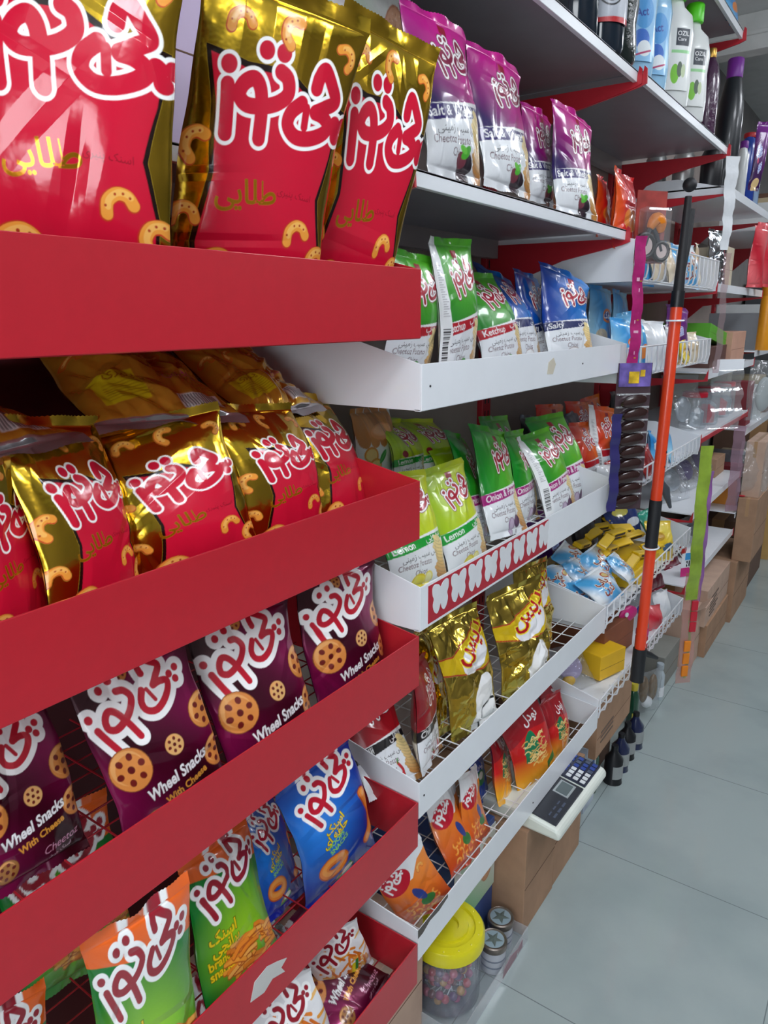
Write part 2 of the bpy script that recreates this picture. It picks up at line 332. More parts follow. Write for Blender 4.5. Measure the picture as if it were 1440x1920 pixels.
def chips(top0, top1, band, latin, pers, pic, txt='5A2A3A', logofill='B0122E', barcode=False, halo='FFFFFF', asp=1.36, topfn=None):
    A = Art(asp, WHITE, 0.0, 300)
    A.grad(top0, top1, topfn or (lambda X, Y: X*1.15-.1)); a = asp
    swo = [(x, .52+.10*x+.06*x*x) for x in np.linspace(-.1, 1.1, 12)]
    A.poly(swo+[(1.1, -.1), (-.1, -.1)], WHITE)
    A.poly([(x, y-.05*max(0, x)) for x, y in swo]+[(x, y-.14) for x, y in swo[::-1]], band)
    A.poly([(x, y-.14) for x, y in swo]+[(1.1, -.1), (-.1, -.1)], 'E9EDF1')
    A.text(latin, .05, .415, .125, WHITE, rot=.12, off=.012); A.text(fa(pers), .60, .50, .13, WHITE, rot=.2, off=.01)
    A.text(fa('چیپس سیب زمینی'), .14, .30, .10, '303038', rot=.08); A.text('Cheetoz Potato', .08, .205, .10, txt, rot=.06, sx=.90); A.text('Chips', .34, .115, .10, txt, rot=.06)
    logo(A, .30, .80, .48, rot=.04, fill=logofill, w=.09, hw=.08, halo=halo, line='7A1028')
    A.poly([(.46, 1.22), (.58, 1.22), (.58, 1.30), (.46, 1.30)], 'A01830')
    chipstack(A, .88, .05, .84, .52)
    pic(A)
    if barcode:
        A.poly([(-.1, -.1), (.20, -.1), (.14, asp*.5), (.16, asp), (-.1, asp)], 'EEF0F2')
        for i in range(20): A.poly([(.03, .12+i*.018), (.13, .12+i*.018), (.13, .12+i*.018+.004+.006*(i % 3)), (.03, .12+i*.018+.004+.006*(i % 3))], '18181C')
        for i in range(22): A.poly([(.04, .60+i*.025), (.12-.02*(i % 3), .60+i*.025), (.12-.02*(i % 3), .607+i*.025), (.04, .607+i*.025)], '9A9AA0')
    return A
def pic_vinegar(A):
    A.ell(.60, .08, .14, .10, '3A2430'); A.ell(.52, .10, .08, .07, '7A3A48'); A.ell(.68, .07, .07, .06, '241824'); A.ell(.60, .17, .09, .045, '4CB030', rot=.6); A.ell(.55, .19, .06, .03, '6CC848', rot=-.5)
def pic_ketchup(A): A.ell(.55, .05, .10, .08, 'C8202A'); A.ell(.70, .04, .07, .06, 'D84038'); A.ell(.56, .13, .05, .02, '3A9A30')
def pic_salty(A): A.ell(.5, .02, .16, .11, 'B8A8A4'); A.ell(.5, .02, .145, .095, WHITE); A.ell(.5, .0, .10, .05, 'DDE4EA')
def pic_lemon(A): A.ell(.42, .05, .13, .09, 'E8D020'); A.ell(.42, .05, .10, .07, 'F4E84A'); A.ell(.60, .07, .08, .08, 'F0E060'); A.ell(.60, .07, .06, .06, 'F8F4B0')
def pic_onion(A): A.ell(.52, .08, .09, .085, '9A7AA0'); A.ell(.52, .08, .06, .075, 'C8B4CC'); A.ell(.68, .11, .085, .09, '4A2048'); A.ell(.69, .20, .018, .05, '4A2048'); A.ell(.66, .12, .03, .06, '6A3868')
def pic_chili(A):
    A.stroke(cr([(.42, .12), (.52, .03), (.66, .06)]), .05, 'A81820'); A.stroke(cr([(.60, .22), (.66, .10), (.58, .02)]), .045, 'C02028'); A.stroke([(.38, .16), (.42, .12)], .022, '2E8A30'); A.stroke([(.62, .27), (.60, .22)], .022, '2E8A30')
def pic_none(A): pass
def arc_fn(X, Y): return np.clip((np.hypot(X-.9, Y-.75)-.25)/.5, 0, 1)
def art_purple(k=0): return chips('2A1258', 'CC1690', '2A1A66', 'Salt & Vinegar', 'سرکه نمکی', pic_vinegar, logofill='8A1040', topfn=lambda X, Y: X*1.0+(Y-.7)*1.1)
def art_ketchup(k=0): return chips('56B828', '0E7A2A', 'B81428', 'Ketchup', 'کچاپ', pic_ketchup, barcode=k == 1, topfn=lambda X, Y: np.clip(np.hypot(X-.7, Y-1.25)*1.4-.3, 0, 1)*.9)
def art_salty(k=0): return chips('0A3C9A', '1488E0', '16245E', 'Salty', 'نمکی', pic_salty)
def art_lemon(k=0): return chips('A8CC1E', 'D4E02A', '14A034', 'Lemon', 'لیمویی', pic_lemon)
def art_lemonp(k=0):
    A = chips('A8CC1E', 'D4E02A', '14A034', 'Lemon', 'لیمویی', pic_lemon); A.ell(.22, .62, .07, .07, '9A2038'); A.ell(.80, 1.0, .06, .06, '9A2038'); return A
def art_onion(k=0): return chips('0A8A22', '6CC82A', 'A81C7A', 'Onion & Parsley', 'پیاز', pic_onion, barcode=k == 1)
def art_orangec(k=0): return chips('D8301A', 'F07A1A', 'C01820', '', '', pic_none, barcode=k == 1)
def art_chili(k=0): return chips('8A1420', 'C01C28', '141216', 'Chili', 'فلفلی', pic_chili)
def art_redbag(k=0):
    A = Art(1.3, 'D4161E'); A.grad('D8181E', 'E85A1A', lambda X, Y: 1-X*4); A.ell(.5, .5, .3, .2, 'E8862A'); return A
def art_sky(k=0):
    A = Art(1.25, '6CC0EC'); A.grad('2E9CE0', 'A8DCF4', lambda X, Y: .5+.5*np.sin(X*5+Y*3)); A.ell(.6, .75, .22, .14, 'E87A2A'); A.ell(.6, .75, .16, .09, '18408C'); A.ell(.35, .35, .2, .14, 'D8C8A8')
    A.text(fa('پفک'), .42, .70, .2, WHITE, off=.02); return A
def art_orangew(k=0):
    A = Art(1.25, 'EEF1F4')
    for i in range(5): A.stroke([(.05+.2*i, 1.2), (.12+.2*i, .82)], .20, ['C8823C', 'D89048', 'C07838'][i % 3])
    A.ell(.55, .95, .3, .12, 'E89A5A', rot=.1); A.ell(.55, .97, .24, .08, 'F0AC72', rot=.1)
    for x, y in ((.22, .62), (.30, .45)): A.ell(x, y, .14, .12, 'E0922A'); A.ell(x, y, .11, .09, 'F4D488')
    A.ell(.47, .58, .13, .05, '2E9A4A', rot=.8); A.stroke([(.38, .50), (.56, .66)], .008, '8AD89A'); return A
def art_goldf(k=0):
    A = Art(1.45, 'E2C655', 1.0, 300)
    w = [(-.1, 1.02), (.25, 1.0), (.5, 1.12), (.8, 1.28), (1.1, 1.30), (1.1, .80), (.7, .72), (.35, .74), (-.1, .84)]
    A.poly([(x, y+(.02 if i < 5 else -.02)) for i, (x, y) in enumerate(w)], 'A81420'); A.poly(w, 'EBC81E', .3)
    A.ell(.62, .92, .34, .17, 'E8E8EC', rot=.5)
    for o, c in ((.05, 'F4E03A'), (.0, 'B4141E')): A.text(fa('کندیس'), .34, .86, .36, c, rot=.45, off=.02+o)
    if k != 2:
        A.poly(cr([(.42, -.1), (.44, .25), (.62, .60), (.80, .62), (.90, .42), (.95, .2), (1.05, -.1)], 6), 'EFF1F3')
        A.stroke(cr([(.55, -.05), (.62, .12), (.76, .24), (.92, .24)]), .035, '1C222A')
    return A
def art_squir(k=0):
    A = Art(1.34, 'E86A1C'); A.grad('F08A2A', 'C8401A', lambda X, Y: 1-Y)
    A.poly([(-.1, 1.5), (-.1, .95), (.3, .80), (.6, .86), (.8, 1.1), (1.1, 1.2), (1.1, 1.5)], 'ECEFF2')
    A.ell(.30, .92, .30, .20, 'C41230', rot=.4); logo(A, .10, .74, .36, rot=.4, fill=WHITE, halo='C41230', w=.10, hw=.02)
    for i in range(12): curl(A, .25+.13*(i % 5), .12+.12*(i//4)+.03*(i % 2), .06, i*.9, 'F0902A')
    curl(A, .78, .95, .07, .4); A.ell(.62, .35, .14, .10, '2E7A3A'); A.ell(.55, .55, .08, .16, '26408C', rot=.4); return A
def art_bluep(k=0):
    A = Art(1.1, '14409C'); A.ell(.4, .6, .25, .2, '2E7A4A'); A.ell(.4, .65, .12, .1, 'D8D8D0'); A.text(fa('چیپس'), .2, .85, .2, WHITE, off=.01); return A
def art_noodle(k=0):
    A = Art(1.36, 'D8301A'); A.grad('F0B02A', 'C81A1E', lambda X, Y: (Y-.1)*2.2)
    A.poly([(-.1, 1.5), (-.1, .75), (.5, .95), (1.1, .85), (1.1, 1.5)], '9A1420'); A.poly(cr([(.22, .45), (.30, .80), (.52, .92), (.60, .60), (.45, .40)], 6), '0E7A50')
    rnd = random.Random(3)
    for i in range(60):
        x = .55+rnd.uniform(-.25, .22); y = .55+rnd.uniform(-.22, .24); A.stroke(cr([(x-.07, y), (x, y+rnd.uniform(-.05, .05)), (x+.06, y+rnd.uniform(-.03, .03))], 5), .018, ['E8C878', 'D8AE58', 'F4DE9A'][i % 3])
    A.text(fa('نودل'), .45, 1.02, .2, WHITE, off=.02, rot=.15); A.poly([(.72, .12), (.98, .22), (.98, .34), (.72, .24)], '2E7A3A'); return A
def art_pasta(k=0):
    A = Art(1.3, 'E9EAEC')
    rnd = random.Random(9)
    for i in range(70):
        x = rnd.uniform(.1, .95); y = rnd.uniform(.45, 1.05) if i < 50 else rnd.uniform(.2, .5); L = .08; a = rnd.uniform(0, 3); A.stroke([(x-L*math.cos(a), y-L*math.sin(a)), (x+L*math.cos(a), y+L*math.sin(a))], .045, ['E8862A', 'F0A23A', 'D8701E', 'F4C070'][i % 4])
    logo(A, .10, .74, .62, rot=.15, fill='9E1B2E', w=.09, hw=.12)
    A.poly([(.45, .18), (.55, .16), (.72, .62), (.62, .64)], 'E8E020'); A.poly([(.62, .45), (.68, .44), (.76, .66), (.70, .67)], '2E8A3A'); A.ell(.82, .22, .12, .10, 'D8D4DC'); A.ell(.82, .24, .04, .04, '30303A'); return A
def art_plain(c0, c1, words=None, tc=WHITE, foil=0.0, size=.3, blots=()):
    def f(k=0):
        A = Art(1.25, c0, foil, 200); A.grad(c0, c1, lambda X, Y: .5+.5*np.sin(X*4+Y*5)); A.im[..., 3] = foil
        for j, bc in enumerate(blots): A.ell(.38+.3*j, .75-.35*j, .24, .14, bc, rot=.3)
        if words:
            for o, c in ((.06, '2A2A6A'), (0, tc)): A.text(words, .5, .5, size, c, rot=.2, off=.02+o, center=True)
        return A
    return f
def art_pop(k=0):
    A = Art(.8, '8CC8EC', 0, 220); A.grad('4AA8E0', 'F0F5F8', lambda X, Y: .5+.6*np.sin(X*5+Y*4+1))
    for o, c in ((.06, 'F4E8D0'), (0, '8A2418')): A.text(fa('پاپ'), .30, .38, .26, c, off=.03+o); A.text(fa('کرن'), .34, .16, .26, c, off=.03+o)
    A.ell(.82, .58, .12, .10, 'C8401E'); A.ell(.82, .58, .09, .07, 'F0D890'); return A
def art_choc(k=0):
    A = Art(1.25, '4A1060', 0, 220); A.grad('3A0C50', '8A2C9A', lambda X, Y: (Y-.5)*.8+X*.3)
    for o, c in ((.09, 'E8E8F8'), (.04, '2A3AA8'), (0, 'C8D4F8')): A.text('Ch', .18, .55, .32, c, rot=.3, off=.02+o); A.text('es', .42, .28, .30, c, rot=.3, off=.02+o)
    A.ell(.5, .08, .3, .1, 'E8C890'); A.ell(.3, .52, .06, .06, 'C83A6A'); return A
ARTS = dict(gold=art_gold, wheel=art_wheel, green=art_green, blueh=art_blueh, purple=art_purple, ketchup=art_ketchup, salty=art_salty, lemon=art_lemon, lemonp=art_lemonp,
            onion=art_onion, orangec=art_orangec, chili=art_chili, redbag=art_redbag, sky=art_sky, orangew=art_orangew, goldf=art_goldf, squir=art_squir, bluep=art_bluep,
            noodle=art_noodle, pasta=art_pasta, pop=art_pop, choc=art_choc)

# ------------------------------------------------------------------ pillow packet meshes
def creases(u, v, w, h, seed, n, amp):
    r = np.random.RandomState(seed); z = np.zeros_like(u); X = u*w; Y = v*h
    for i in range(n):
        cx, cy = r.uniform(-.5, .5)*w, r.uniform(.05, .97)*h
        if i % 3 == 0: cx = w*.5*np.sign(r.uniform(-1, 1))*r.uniform(.7, 1)
        if i % 3 == 1: cy = h*r.choice([.06, .93])
        a = r.uniform(0, math.pi)
        if i % 3 == 1: a = math.pi/2+r.uniform(-.5, .5)
        dx, dy = math.cos(a), math.sin(a); L = r.uniform(.15, .42)*w; W = r.uniform(.02, .075)*w
        sN = -(X-cx)*dy+(Y-cy)*dx; sL = (X-cx)*dx+(Y-cy)*dy
        z += amp*r.uniform(.4, 1.0)*r.choice([-1, 1, -1])*np.exp(-(sL/L)**2)*np.maximum(0, 1-np.abs(sN)/W/1.8)
    return z
def facets(X, Y, seed, n, w, h, amp):
    """piecewise flat crumple, as stiff foil takes"""
    r = np.random.RandomState(seed+77); best = np.full(X.shape, -1e9)
    for i in range(n):
        cx, cy = r.uniform(-.5, .5)*w, r.uniform(0, 1)*h; g = r.uniform(-1, 1, 2)*.9
        d = -((X-cx)**2+(Y-cy)**2)/(w*.5)+g[0]*(X-cx)*.3+g[1]*(Y-cy)*.3+r.uniform(-.01, .01)
        best = np.maximum(best, d)
    return best*amp
FILM = {}
def film_mesh(key, art, w, h, t, seed, nx, ny, style, mname, slump=0.0, ear=0.0):
    if key in FILM: return FILM[key]
    us = np.linspace(-1, 1, nx+1); vs = np.linspace(0, 1, ny+1); U, V = np.meshgrid(us, vs)
    fin = .035
    def surf(U, V, side, cs):
        vv = np.clip((V-fin*.3)/(1-fin*.6), 0, 1); prof = np.sin(math.pi*vv)**.42*(1-.28*vv)
        if style == 'flat': prof = np.minimum(1, np.minimum(vv, 1-vv)*9)
        th = t*prof*(1-np.abs(U)**2.4)**.62
        wid = 1-.07*prof+.012*np.sin(V*9+seed)+.006*np.sin(V*23+seed*2)
        X = U*w/2*wid; Z = V*h
        amp = {'chips': .0044, 'foil': .0085, 'flat': .002}[style]*(w/.2)**.5; nn = {'chips': 11 if 'gold' in str(key[0]) else 20, 'foil': 60, 'flat': 10}[style]
        c = creases(U/2, V, w, h, seed+cs, nn, amp)
        pleat = np.exp(-(1-V)/.10)*np.abs(np.sin(U*9+seed))*.35+np.exp(-V/.10)*np.abs(np.sin(U*8+seed*1.7))*.35
        edge = np.exp(-(1-np.abs(U))/.10)*np.sin(V*26+seed+2*U)*.0016
        d = th*(1-pleat*(.5 if style != 'flat' else .1))+c*np.clip(th/t*1.3, 0, 1)+edge*np.clip(th/t*3, 0, 1)
        if style == 'foil': d = d+facets(X, Z, seed+cs, 34, w, h, .45)*np.clip(th/t, 0, 1)*.5
        d = np.maximum(d, 0.0008)
        r = np.random.RandomState(seed+5); bend = slump*h*np.clip(V-.45, 0, 1)**2*1.6+.010*np.sin(U*1.3+seed)*V+.006*np.sin(V*5+seed)
        Xo = X+.012*w/.2*np.sin(V*3+seed)*V
        return Xo, -side*d+bend+0*Z, Z+h*ear*U*V**3+h*.025*math.sin(seed*1.7)*U*V**2
    parts = []; off = 0; co = []; fc = []; cl = []
    for side, st, cs in ((1, 1, 0), (-1, 3, 900)):
        u_, v_ = (U, V) if side == 1 else np.meshgrid(np.linspace(-1, 1, nx//st+1), np.linspace(0, 1, ny//st+1))
        X, Yy, Z = surf(u_, v_, side, cs); co.append(np.stack([X, Yy, Z], -1).reshape(-1, 3))
        a = art.sample((u_+1)/2, v_) if side == 1 else art.sample(np.full_like(u_, .01), v_)
        cl.append(a.reshape(-1, 4)); r_, c_ = u_.shape
        I = np.arange(r_*c_).reshape(r_, c_)+off; q = np.stack([I[:-1, :-1], I[:-1, 1:], I[1:, 1:], I[1:, :-1]], -1).reshape(-1, 4)
        if side == -1: q = q[:, ::-1]
        fc.append(q); off += r_*c_
    co = np.concatenate(co); fc = np.concatenate(fc); cl = np.concatenate(cl)
    def mk(name, co, fc, cl):
        me = bpy.data.meshes.new(name); me.vertices.add(len(co)); me.vertices.foreach_set('co', co.astype(np.float32).ravel())
        me.loops.add(fc.size); me.loops.foreach_set('vertex_index', fc.astype(np.int32).ravel()); me.polygons.add(len(fc))
        me.polygons.foreach_set('loop_start', np.arange(0, fc.size, 4, dtype=np.int32)); me.update(calc_edges=True)
        me.polygons.foreach_set('use_smooth', np.ones(len(fc), bool))
        at = me.attributes.new('print', 'FLOAT_COLOR', 'POINT'); at.data.foreach_set('color', cl.astype(np.float32).ravel())
        me.materials.append(MATS[mname]); return me
    body = mk(key[0]+'_film', co, fc, cl); seals = []
    for top in (1, 0):
        n = 60; m = 14; uu, tt = np.meshgrid(np.linspace(-1, 1, n+1), np.linspace(0, 1, m+1)); v0 = np.full_like(uu, float(top))
        X, Yy, Z = surf(uu, v0, 1, 0); hh = .013*h/.27
        saw = .0015*np.abs(((uu*30) % 2)-1)*(tt > .95)
        Z2 = Z+(1 if top else -1)*(tt*hh+saw); Y2 = Yy+.0007*np.sin(tt*44)+(.004*np.sin(uu*4+seed)+.003*np.sin(uu*9+seed))*tt
        a = art.sample((uu+1)/2, np.full_like(uu, .985 if top else .015)); I = np.arange(uu.size).reshape(uu.shape)
        q = np.stack([I[:-1, :-1], I[:-1, 1:], I[1:, 1:], I[1:, :-1]], -1).reshape(-1, 4)
        seals.append(mk('seal', np.stack([X, Y2, Z2], -1).reshape(-1, 3), q if top else q[:, ::-1], a.reshape(-1, 4)))
    FILM[key] = (body, seals); return FILM[key]
film_mat('printed_film', .28, .6, .08, 60); film_mat('printed_foil', .17, .3, .22, 24); film_mat('satin_film', .38, .35, .15, 90)
ARTC = {}
def packet(name, kind, x, y, z, w, h, yaw, lean, roll, label, cat, group=None, seed=0, k=0, nx=110, style='chips', mname='printed_film', thick=None, slump=0.0, ear=0.0, seals=True, M=None):
    ak = (kind, k)
    if ak not in ARTC: ARTC[ak] = ARTS[kind](k)
    ny = int(nx*h/w); key = (kind, seed, k, nx, style, round(w, 3), round(h, 3), slump, ear)
    me, se = film_mesh(key, ARTC[ak], w, h, thick or w*.17, seed, nx, ny, style, mname, slump, ear)
    o = bpy.data.objects.new(name, me); COL.objects.link(o); o.matrix_world = M if M is not None else frame(x, y, z, yaw, lean, roll)
    tag(o, label, cat, group)
    if seals:
        for nm, s in zip(('top_seal', 'bottom_seal'), se):
            c = bpy.data.objects.new(nm, s); COL.objects.link(c); c.parent = o
    return o

# ------------------------------------------------------------------ the room
RED = mat('red_powder_coat', 'BA1D2C', .38, var=.03, coat=.15, bump=.02, scale=200)
REDD = mat('red_upright', 'B01E2C', .4, var=.04)
WHT = mat('white_powder_coat', 'E9EDF2', .32, var=.02, coat=.2)
WIRE = mat('white_wire', 'E4E6EA', .4, var=.03, coat=.2)
REDW = mat('red_wire', '9A1A26', .4)
GREY = mat('grey_panel', '9C9694', .55, var=.05)
PANEL = mat('back_panel_beige', 'A0938C', .6, var=.05)
BLACK = mat('black_plastic', '17181C', .4, var=.1)
CEIL = mat('ceiling_paint', 'D9DBDA', .8); WALL = mat('wall_paint', '8E949B', .8, var=.03); CARD = mat('cardboard', 'A68368', .85, var=.09, bump=.15, scale=60)
CARD2 = mat('cardboard_pale', 'BFA28F', .85, var=.08, bump=.15, scale=60)
def tile_mat():
    m = bpy.data.materials.new('floor_tiles'); m.use_nodes = True; nt = m.node_tree; b = nt.nodes['Principled BSDF']
    tc = nt.nodes.new('ShaderNodeTexCoord'); mp = nt.nodes.new('ShaderNodeMapping'); br = nt.nodes.new('ShaderNodeTexBrick')
    mp.inputs['Location'].default_value = (-.414+.681*12, -.03+.681*6, 0)
    br.offset = 0; br.inputs['Scale'].default_value = 1; br.inputs['Brick Width'].default_value = .681; br.inputs['Row Height'].default_value = .681
    br.inputs['Mortar Size'].default_value = .0016; br.inputs['Mortar Smooth'].default_value = .2
    br.inputs['Mortar'].default_value = (*lin('6E787A'), 1)
    nz = nt.nodes.new('ShaderNodeTexNoise'); nz.inputs['Scale'].default_value = 3; nz.inputs['Detail'].default_value = 8
    rp = nt.nodes.new('ShaderNodeValToRGB'); rp.color_ramp.elements[0].color = (*lin('94A1A1'), 1); rp.color_ramp.elements[1].color = (*lin('A0ACAB'), 1)
    rp.color_ramp.elements[0].position = .35; rp.color_ramp.elements[1].position = .6
    L = nt.links.new; L(tc.outputs['Object'], mp.inputs['Vector']); L(mp.outputs['Vector'], br.inputs['Vector']); L(tc.outputs['Object'], nz.inputs['Vector']); L(nz.outputs['Fac'], rp.inputs['Fac'])
    L(rp.outputs['Color'], br.inputs['Color1']); L(rp.outputs['Color'], br.inputs['Color2']); L(br.outputs['Color'], b.inputs['Base Color'])
    b.inputs['Roughness'].default_value = .22; b.inputs['Coat Weight'].default_value = .3; return m
struct(MB().box(-3.5, 9.0, -3.0, .6, -.24, -.19).build('floor', tile_mat()))
struct(MB().box(-3.5, 9.0, -3.0, .6, 3.2, 3.25).build('ceiling', CEIL))
struct(MB().box(-3.5, 9.0, .56, .62, -.19, 3.2).build('wall_left', mat('wall_behind_shelves', '8D8A89', .8)))
struct(MB().box(8.9, 9.0, -3.0, .56, -.19, 3.2).build('wall_far', WALL))
struct(MB().box(-3.5, 9.0, -3.1, -3.0, -.19, 3.2).build('wall_right', mat('wall_right_paint', '6E6A68', .8)))
b = MB(); b.box(-3.6, -3.5, -3.0, -2.1, -.19, 3.2).box(-3.6, -3.5, .2, .56, -.19, 3.2).box(-3.6, -3.5, -2.1, .2, 2.7, 3.2).box(-3.6, -3.5, -2.1, .2, -.19, .4)
struct(b.build('wall_near', WALL))
w_ = struct(MB().box(-3.55, -3.53, -2.1, .2, .4, 2.7).build('window_1', clear_mat('window_glass', alpha=.1, bump=0)))
struct(MB().box(-3.56, -3.5, -2.1, -2.04, .4, 2.7).box(-3.56, -3.5, .14, .2, .4, 2.7).box(-3.56, -3.5, -1.0, -.94, .4, 2.7).build('trim_1', mat('aluminium', 'B8BCC0', .35, .8)))
# dropped white bulkhead and the grey wall past the shelves
bb = MB(); bb.box(3.62, 3.74, -1.6, .56, 3.02, 3.2).box(3.60, 3.62, -1.6, .56, 3.09, 3.11)
struct(bb.build('trim_2', mat('white_bulkhead', 'E6E8E6', .6), bevel=.004))
for i, (lx, ly) in enumerate([(-1.9, -1.35), (-.2, -1.35), (1.6, -1.35), (3.2, -1.35), (5.4, -1.35), (7.4, -1.35), (-.9, -2.4), (2.6, -2.4)]):
    e = empty('ceiling_light', (lx, ly, 3.2), 'square white ceiling light panel, ' + ['first from the shop front', 'second from the shop front', 'third from the shop front', 'fourth from the shop front', 'fifth from the shop front', 'sixth from the shop front', 'nearer one beside the right wall', 'farther one beside the right wall'][i], 'ceiling light', 'ceiling light panels')
    MB().box(-.31, .31, -.31, .31, -.03, 0).build('light_frame', WHT, e)
    MB().box(-.28, .28, -.28, .28, -.036, -.03).build('diffuser', mat('lamp_diffuser', 'F4F8FF', .5, emit=LAMP_STRENGTH, var=0), e)

# ------------------------------------------------------------------ shelving
YB = .47
for i in range(-1, 5):
    x = i*BAY
    o = MB().box(x-.03, x+.03, YB, YB+.05, -.19, 2.9)
    for kk in range(40): pass
    o = o.build('shelf_upright', REDD, bevel=.002)
    tag(o, 'red slotted steel upright ' + ['left of the red rack', 'between the red rack and the white shelves', 'between the white trays and the wire baskets', 'between the wire baskets and the plain shelves', 'at the far end of the plain shelves', 'one bay past the plain shelves'][i+1], 'shelf upright', 'red uprights')
    sl = MB()
    for kk in range(56):
        zz = .1+kk*.05
        for dx in (-.012, .012): sl.box(x+dx-.003, x+dx+.003, YB-.0012, YB, zz, zz+.025)
    sl.build('slot_row', BLACK, o)
for i in range(-1, 4):
    x = i*BAY
    o = MB().box(x+.032, x+BAY-.032, YB+.02, YB+.04, -.15, 2.9).build('back_panel', mat('back_panel_dark_red', '4A161C', .5) if i < 0 else PANEL)
    tag(o, ['dark red', 'beige', 'beige', 'beige', 'beige'][i+1]+' back panel ' + ['behind the red rack', 'behind the white chip trays', 'behind the wire baskets', 'behind the plain shelves with jars', 'in the last bay'][i+1], 'back panel')
def side_poly(zb, zf, rise): return [(0, zb), (.45, zb), (.45, zf+rise), (.20, zf+rise), (0, zf)]
def tray(x0, x1, zb, zt, m, wire, rise, label, tilt=0.0, stains=(), lipz=None):
    e = empty('shelf_tray', (x0, 0, 0), label, 'shelf tray', 'red trays' if m is RED else 'white trays'); L = x1-x0; t = .003
    fz = zb+.008
    MB().prism_y([(.002, zb), (L-.002, zb), (L-.002, zt), (.002, zt)], -t, 0).build('front_lip', m, e, bevel=.0008)
    MB().box(.002, L-.002, -.001, .012, zb-.001, zb+.002).build('lip_return', m, e)
    for xx in (.002, L-.002-t): MB().prism_x(side_poly(zb, zt, rise), xx, xx+t).build('side_panel', m, e, bevel=.0008)
    if wire:
        g = MB(); r = .0017
        for k in range(1, 10): g.tube([(.004, .045*k+.01, fz), (L-.004, .045*k+.01, fz)], r, 5)
        for k in range(1, 17): g.tube([(L*k/17, .0, fz+.003), (L*k/17, .45, fz+.003)], r, 5)
        g.build('wire_floor', WIRE if m is WHT else REDW, e)
    else: MB().box(.005, L-.005, 0, .45, zb, fz-.004).build('floor_panel', m, e)
    e.matrix_world = Matrix.Translation((x0, 0, 0)) @ (Matrix.Translation((0, 0, zt)) @ Matrix.Rotation(tilt, 4, 'Y') @ Matrix.Translation((0, 0, -zt)) if tilt else Matrix())
    return e
X0 = -BAY
tray(X0, 0, 1.606, 1.722, RED, False, .05, 'red metal shelf tray with plain lip, topmost of the red rack')
tray(X0, 0, 1.236, 1.349, RED, False, .04, 'red metal shelf tray holding leaning gold-edged red packets, second from top')
tr_c = tray(X0, 0, .916, 1.024, RED, True, .03, 'red metal shelf tray holding maroon wheel snack packets, third from top', tilt=-.010)
tray(X0, 0, .546, .655, RED, True, .012, 'red metal shelf tray holding green and blue packets, with torn white sticker on lip')
tray(X0, 0, .177, .287, RED, True, 0, 'red metal shelf tray nearest the floor, holding orange and white packets')
MB().prism_y([(-.495, .592), (-.484, .622), (-.455, .628), (-.43, .617), (-.410, .606), (-.424, .598), (-.416, .583), (-.445, .594), (-.465, .584)], -.0042, -.0034).build('torn_sticker', mat('paper_white', 'C9C9C6', .7))
tag(bpy.data.objects['torn_sticker'], 'torn white paper sticker remnant on the fourth red lip', 'sticker')
W1 = tray(0, BAY, 1.477, 1.561, WHT, False, .055, 'white metal shelf tray with green, blue chip packets and taped lip')
W2 = tray(0, BAY, 1.043, 1.136, WHT, True, .05, 'white metal shelf tray with wire floor and red butterfly sticker strip')
W3 = tray(0, BAY, .612, .698, WHT, True, .04, 'white metal shelf tray with wire floor holding gold foil packets')
W4 = tray(0, BAY, .236, .320, WHT, True, .02, 'white metal shelf tray with chipped paint holding noodle packets, nearest the floor')
MB().prism_y([(.565, 1.507), (.60, 1.505), (.615, 1.528), (.60, 1.545), (.57, 1.535)], -.0038, -.0031).build('tape_remnant', mat('old_tape', 'C9C2B0', .6), W1)
MB().prism_y([(.03, 1.055-0), (.0301, 1.13), (.62, 1.13), (.62, 1.05), (.03, 1.05)], -.0042, -.0031).build('sticker_strip', mat('strip_red', 'B01A30', .4), W2)
bf = [(0, .028), (.010, .036), (.026, .040), (.036, .034), (.036, .018), (.030, .006), (.034, -.008), (.028, -.024), (.016, -.032), (.006, -.024), (0, -.012), (-.006, -.024), (-.016, -.032), (-.028, -.024), (-.034, -.008), (-.030, .006), (-.036, .018), (-.036, .034), (-.026, .040), (-.010, .036)]
for k in range(8):
    cx = .075+.074*k; MB().prism_y([(cx+px*.86, 1.091+pz*.9) for px, pz in cr(bf, 4, True)], -.0052, -.0043).build('butterfly_sticker', mat('butterfly_white', 'D9DCE0', .5), W2)
for k, (x, z) in enumerate(((.03, 1.52), (.8, 1.52), (.02, .66), (.62, .27))):
    MB().tube([(x, -.0045, z), (x, -.003, z)], .0022, 8).build('rivet_hole', BLACK, (W1, W1, W3, W4)[k])
for zz, yy, L in ((.25, .10, .05),):
    MB().prism_y([(.0, .300), (.02, .300), (.05, .310), (.09, .306), (.13, .313), (.13, .322), (0, .322)], -.0036, -.0031).build('chipped_paint', mat('bare_metal', '55504C', .6), W4)

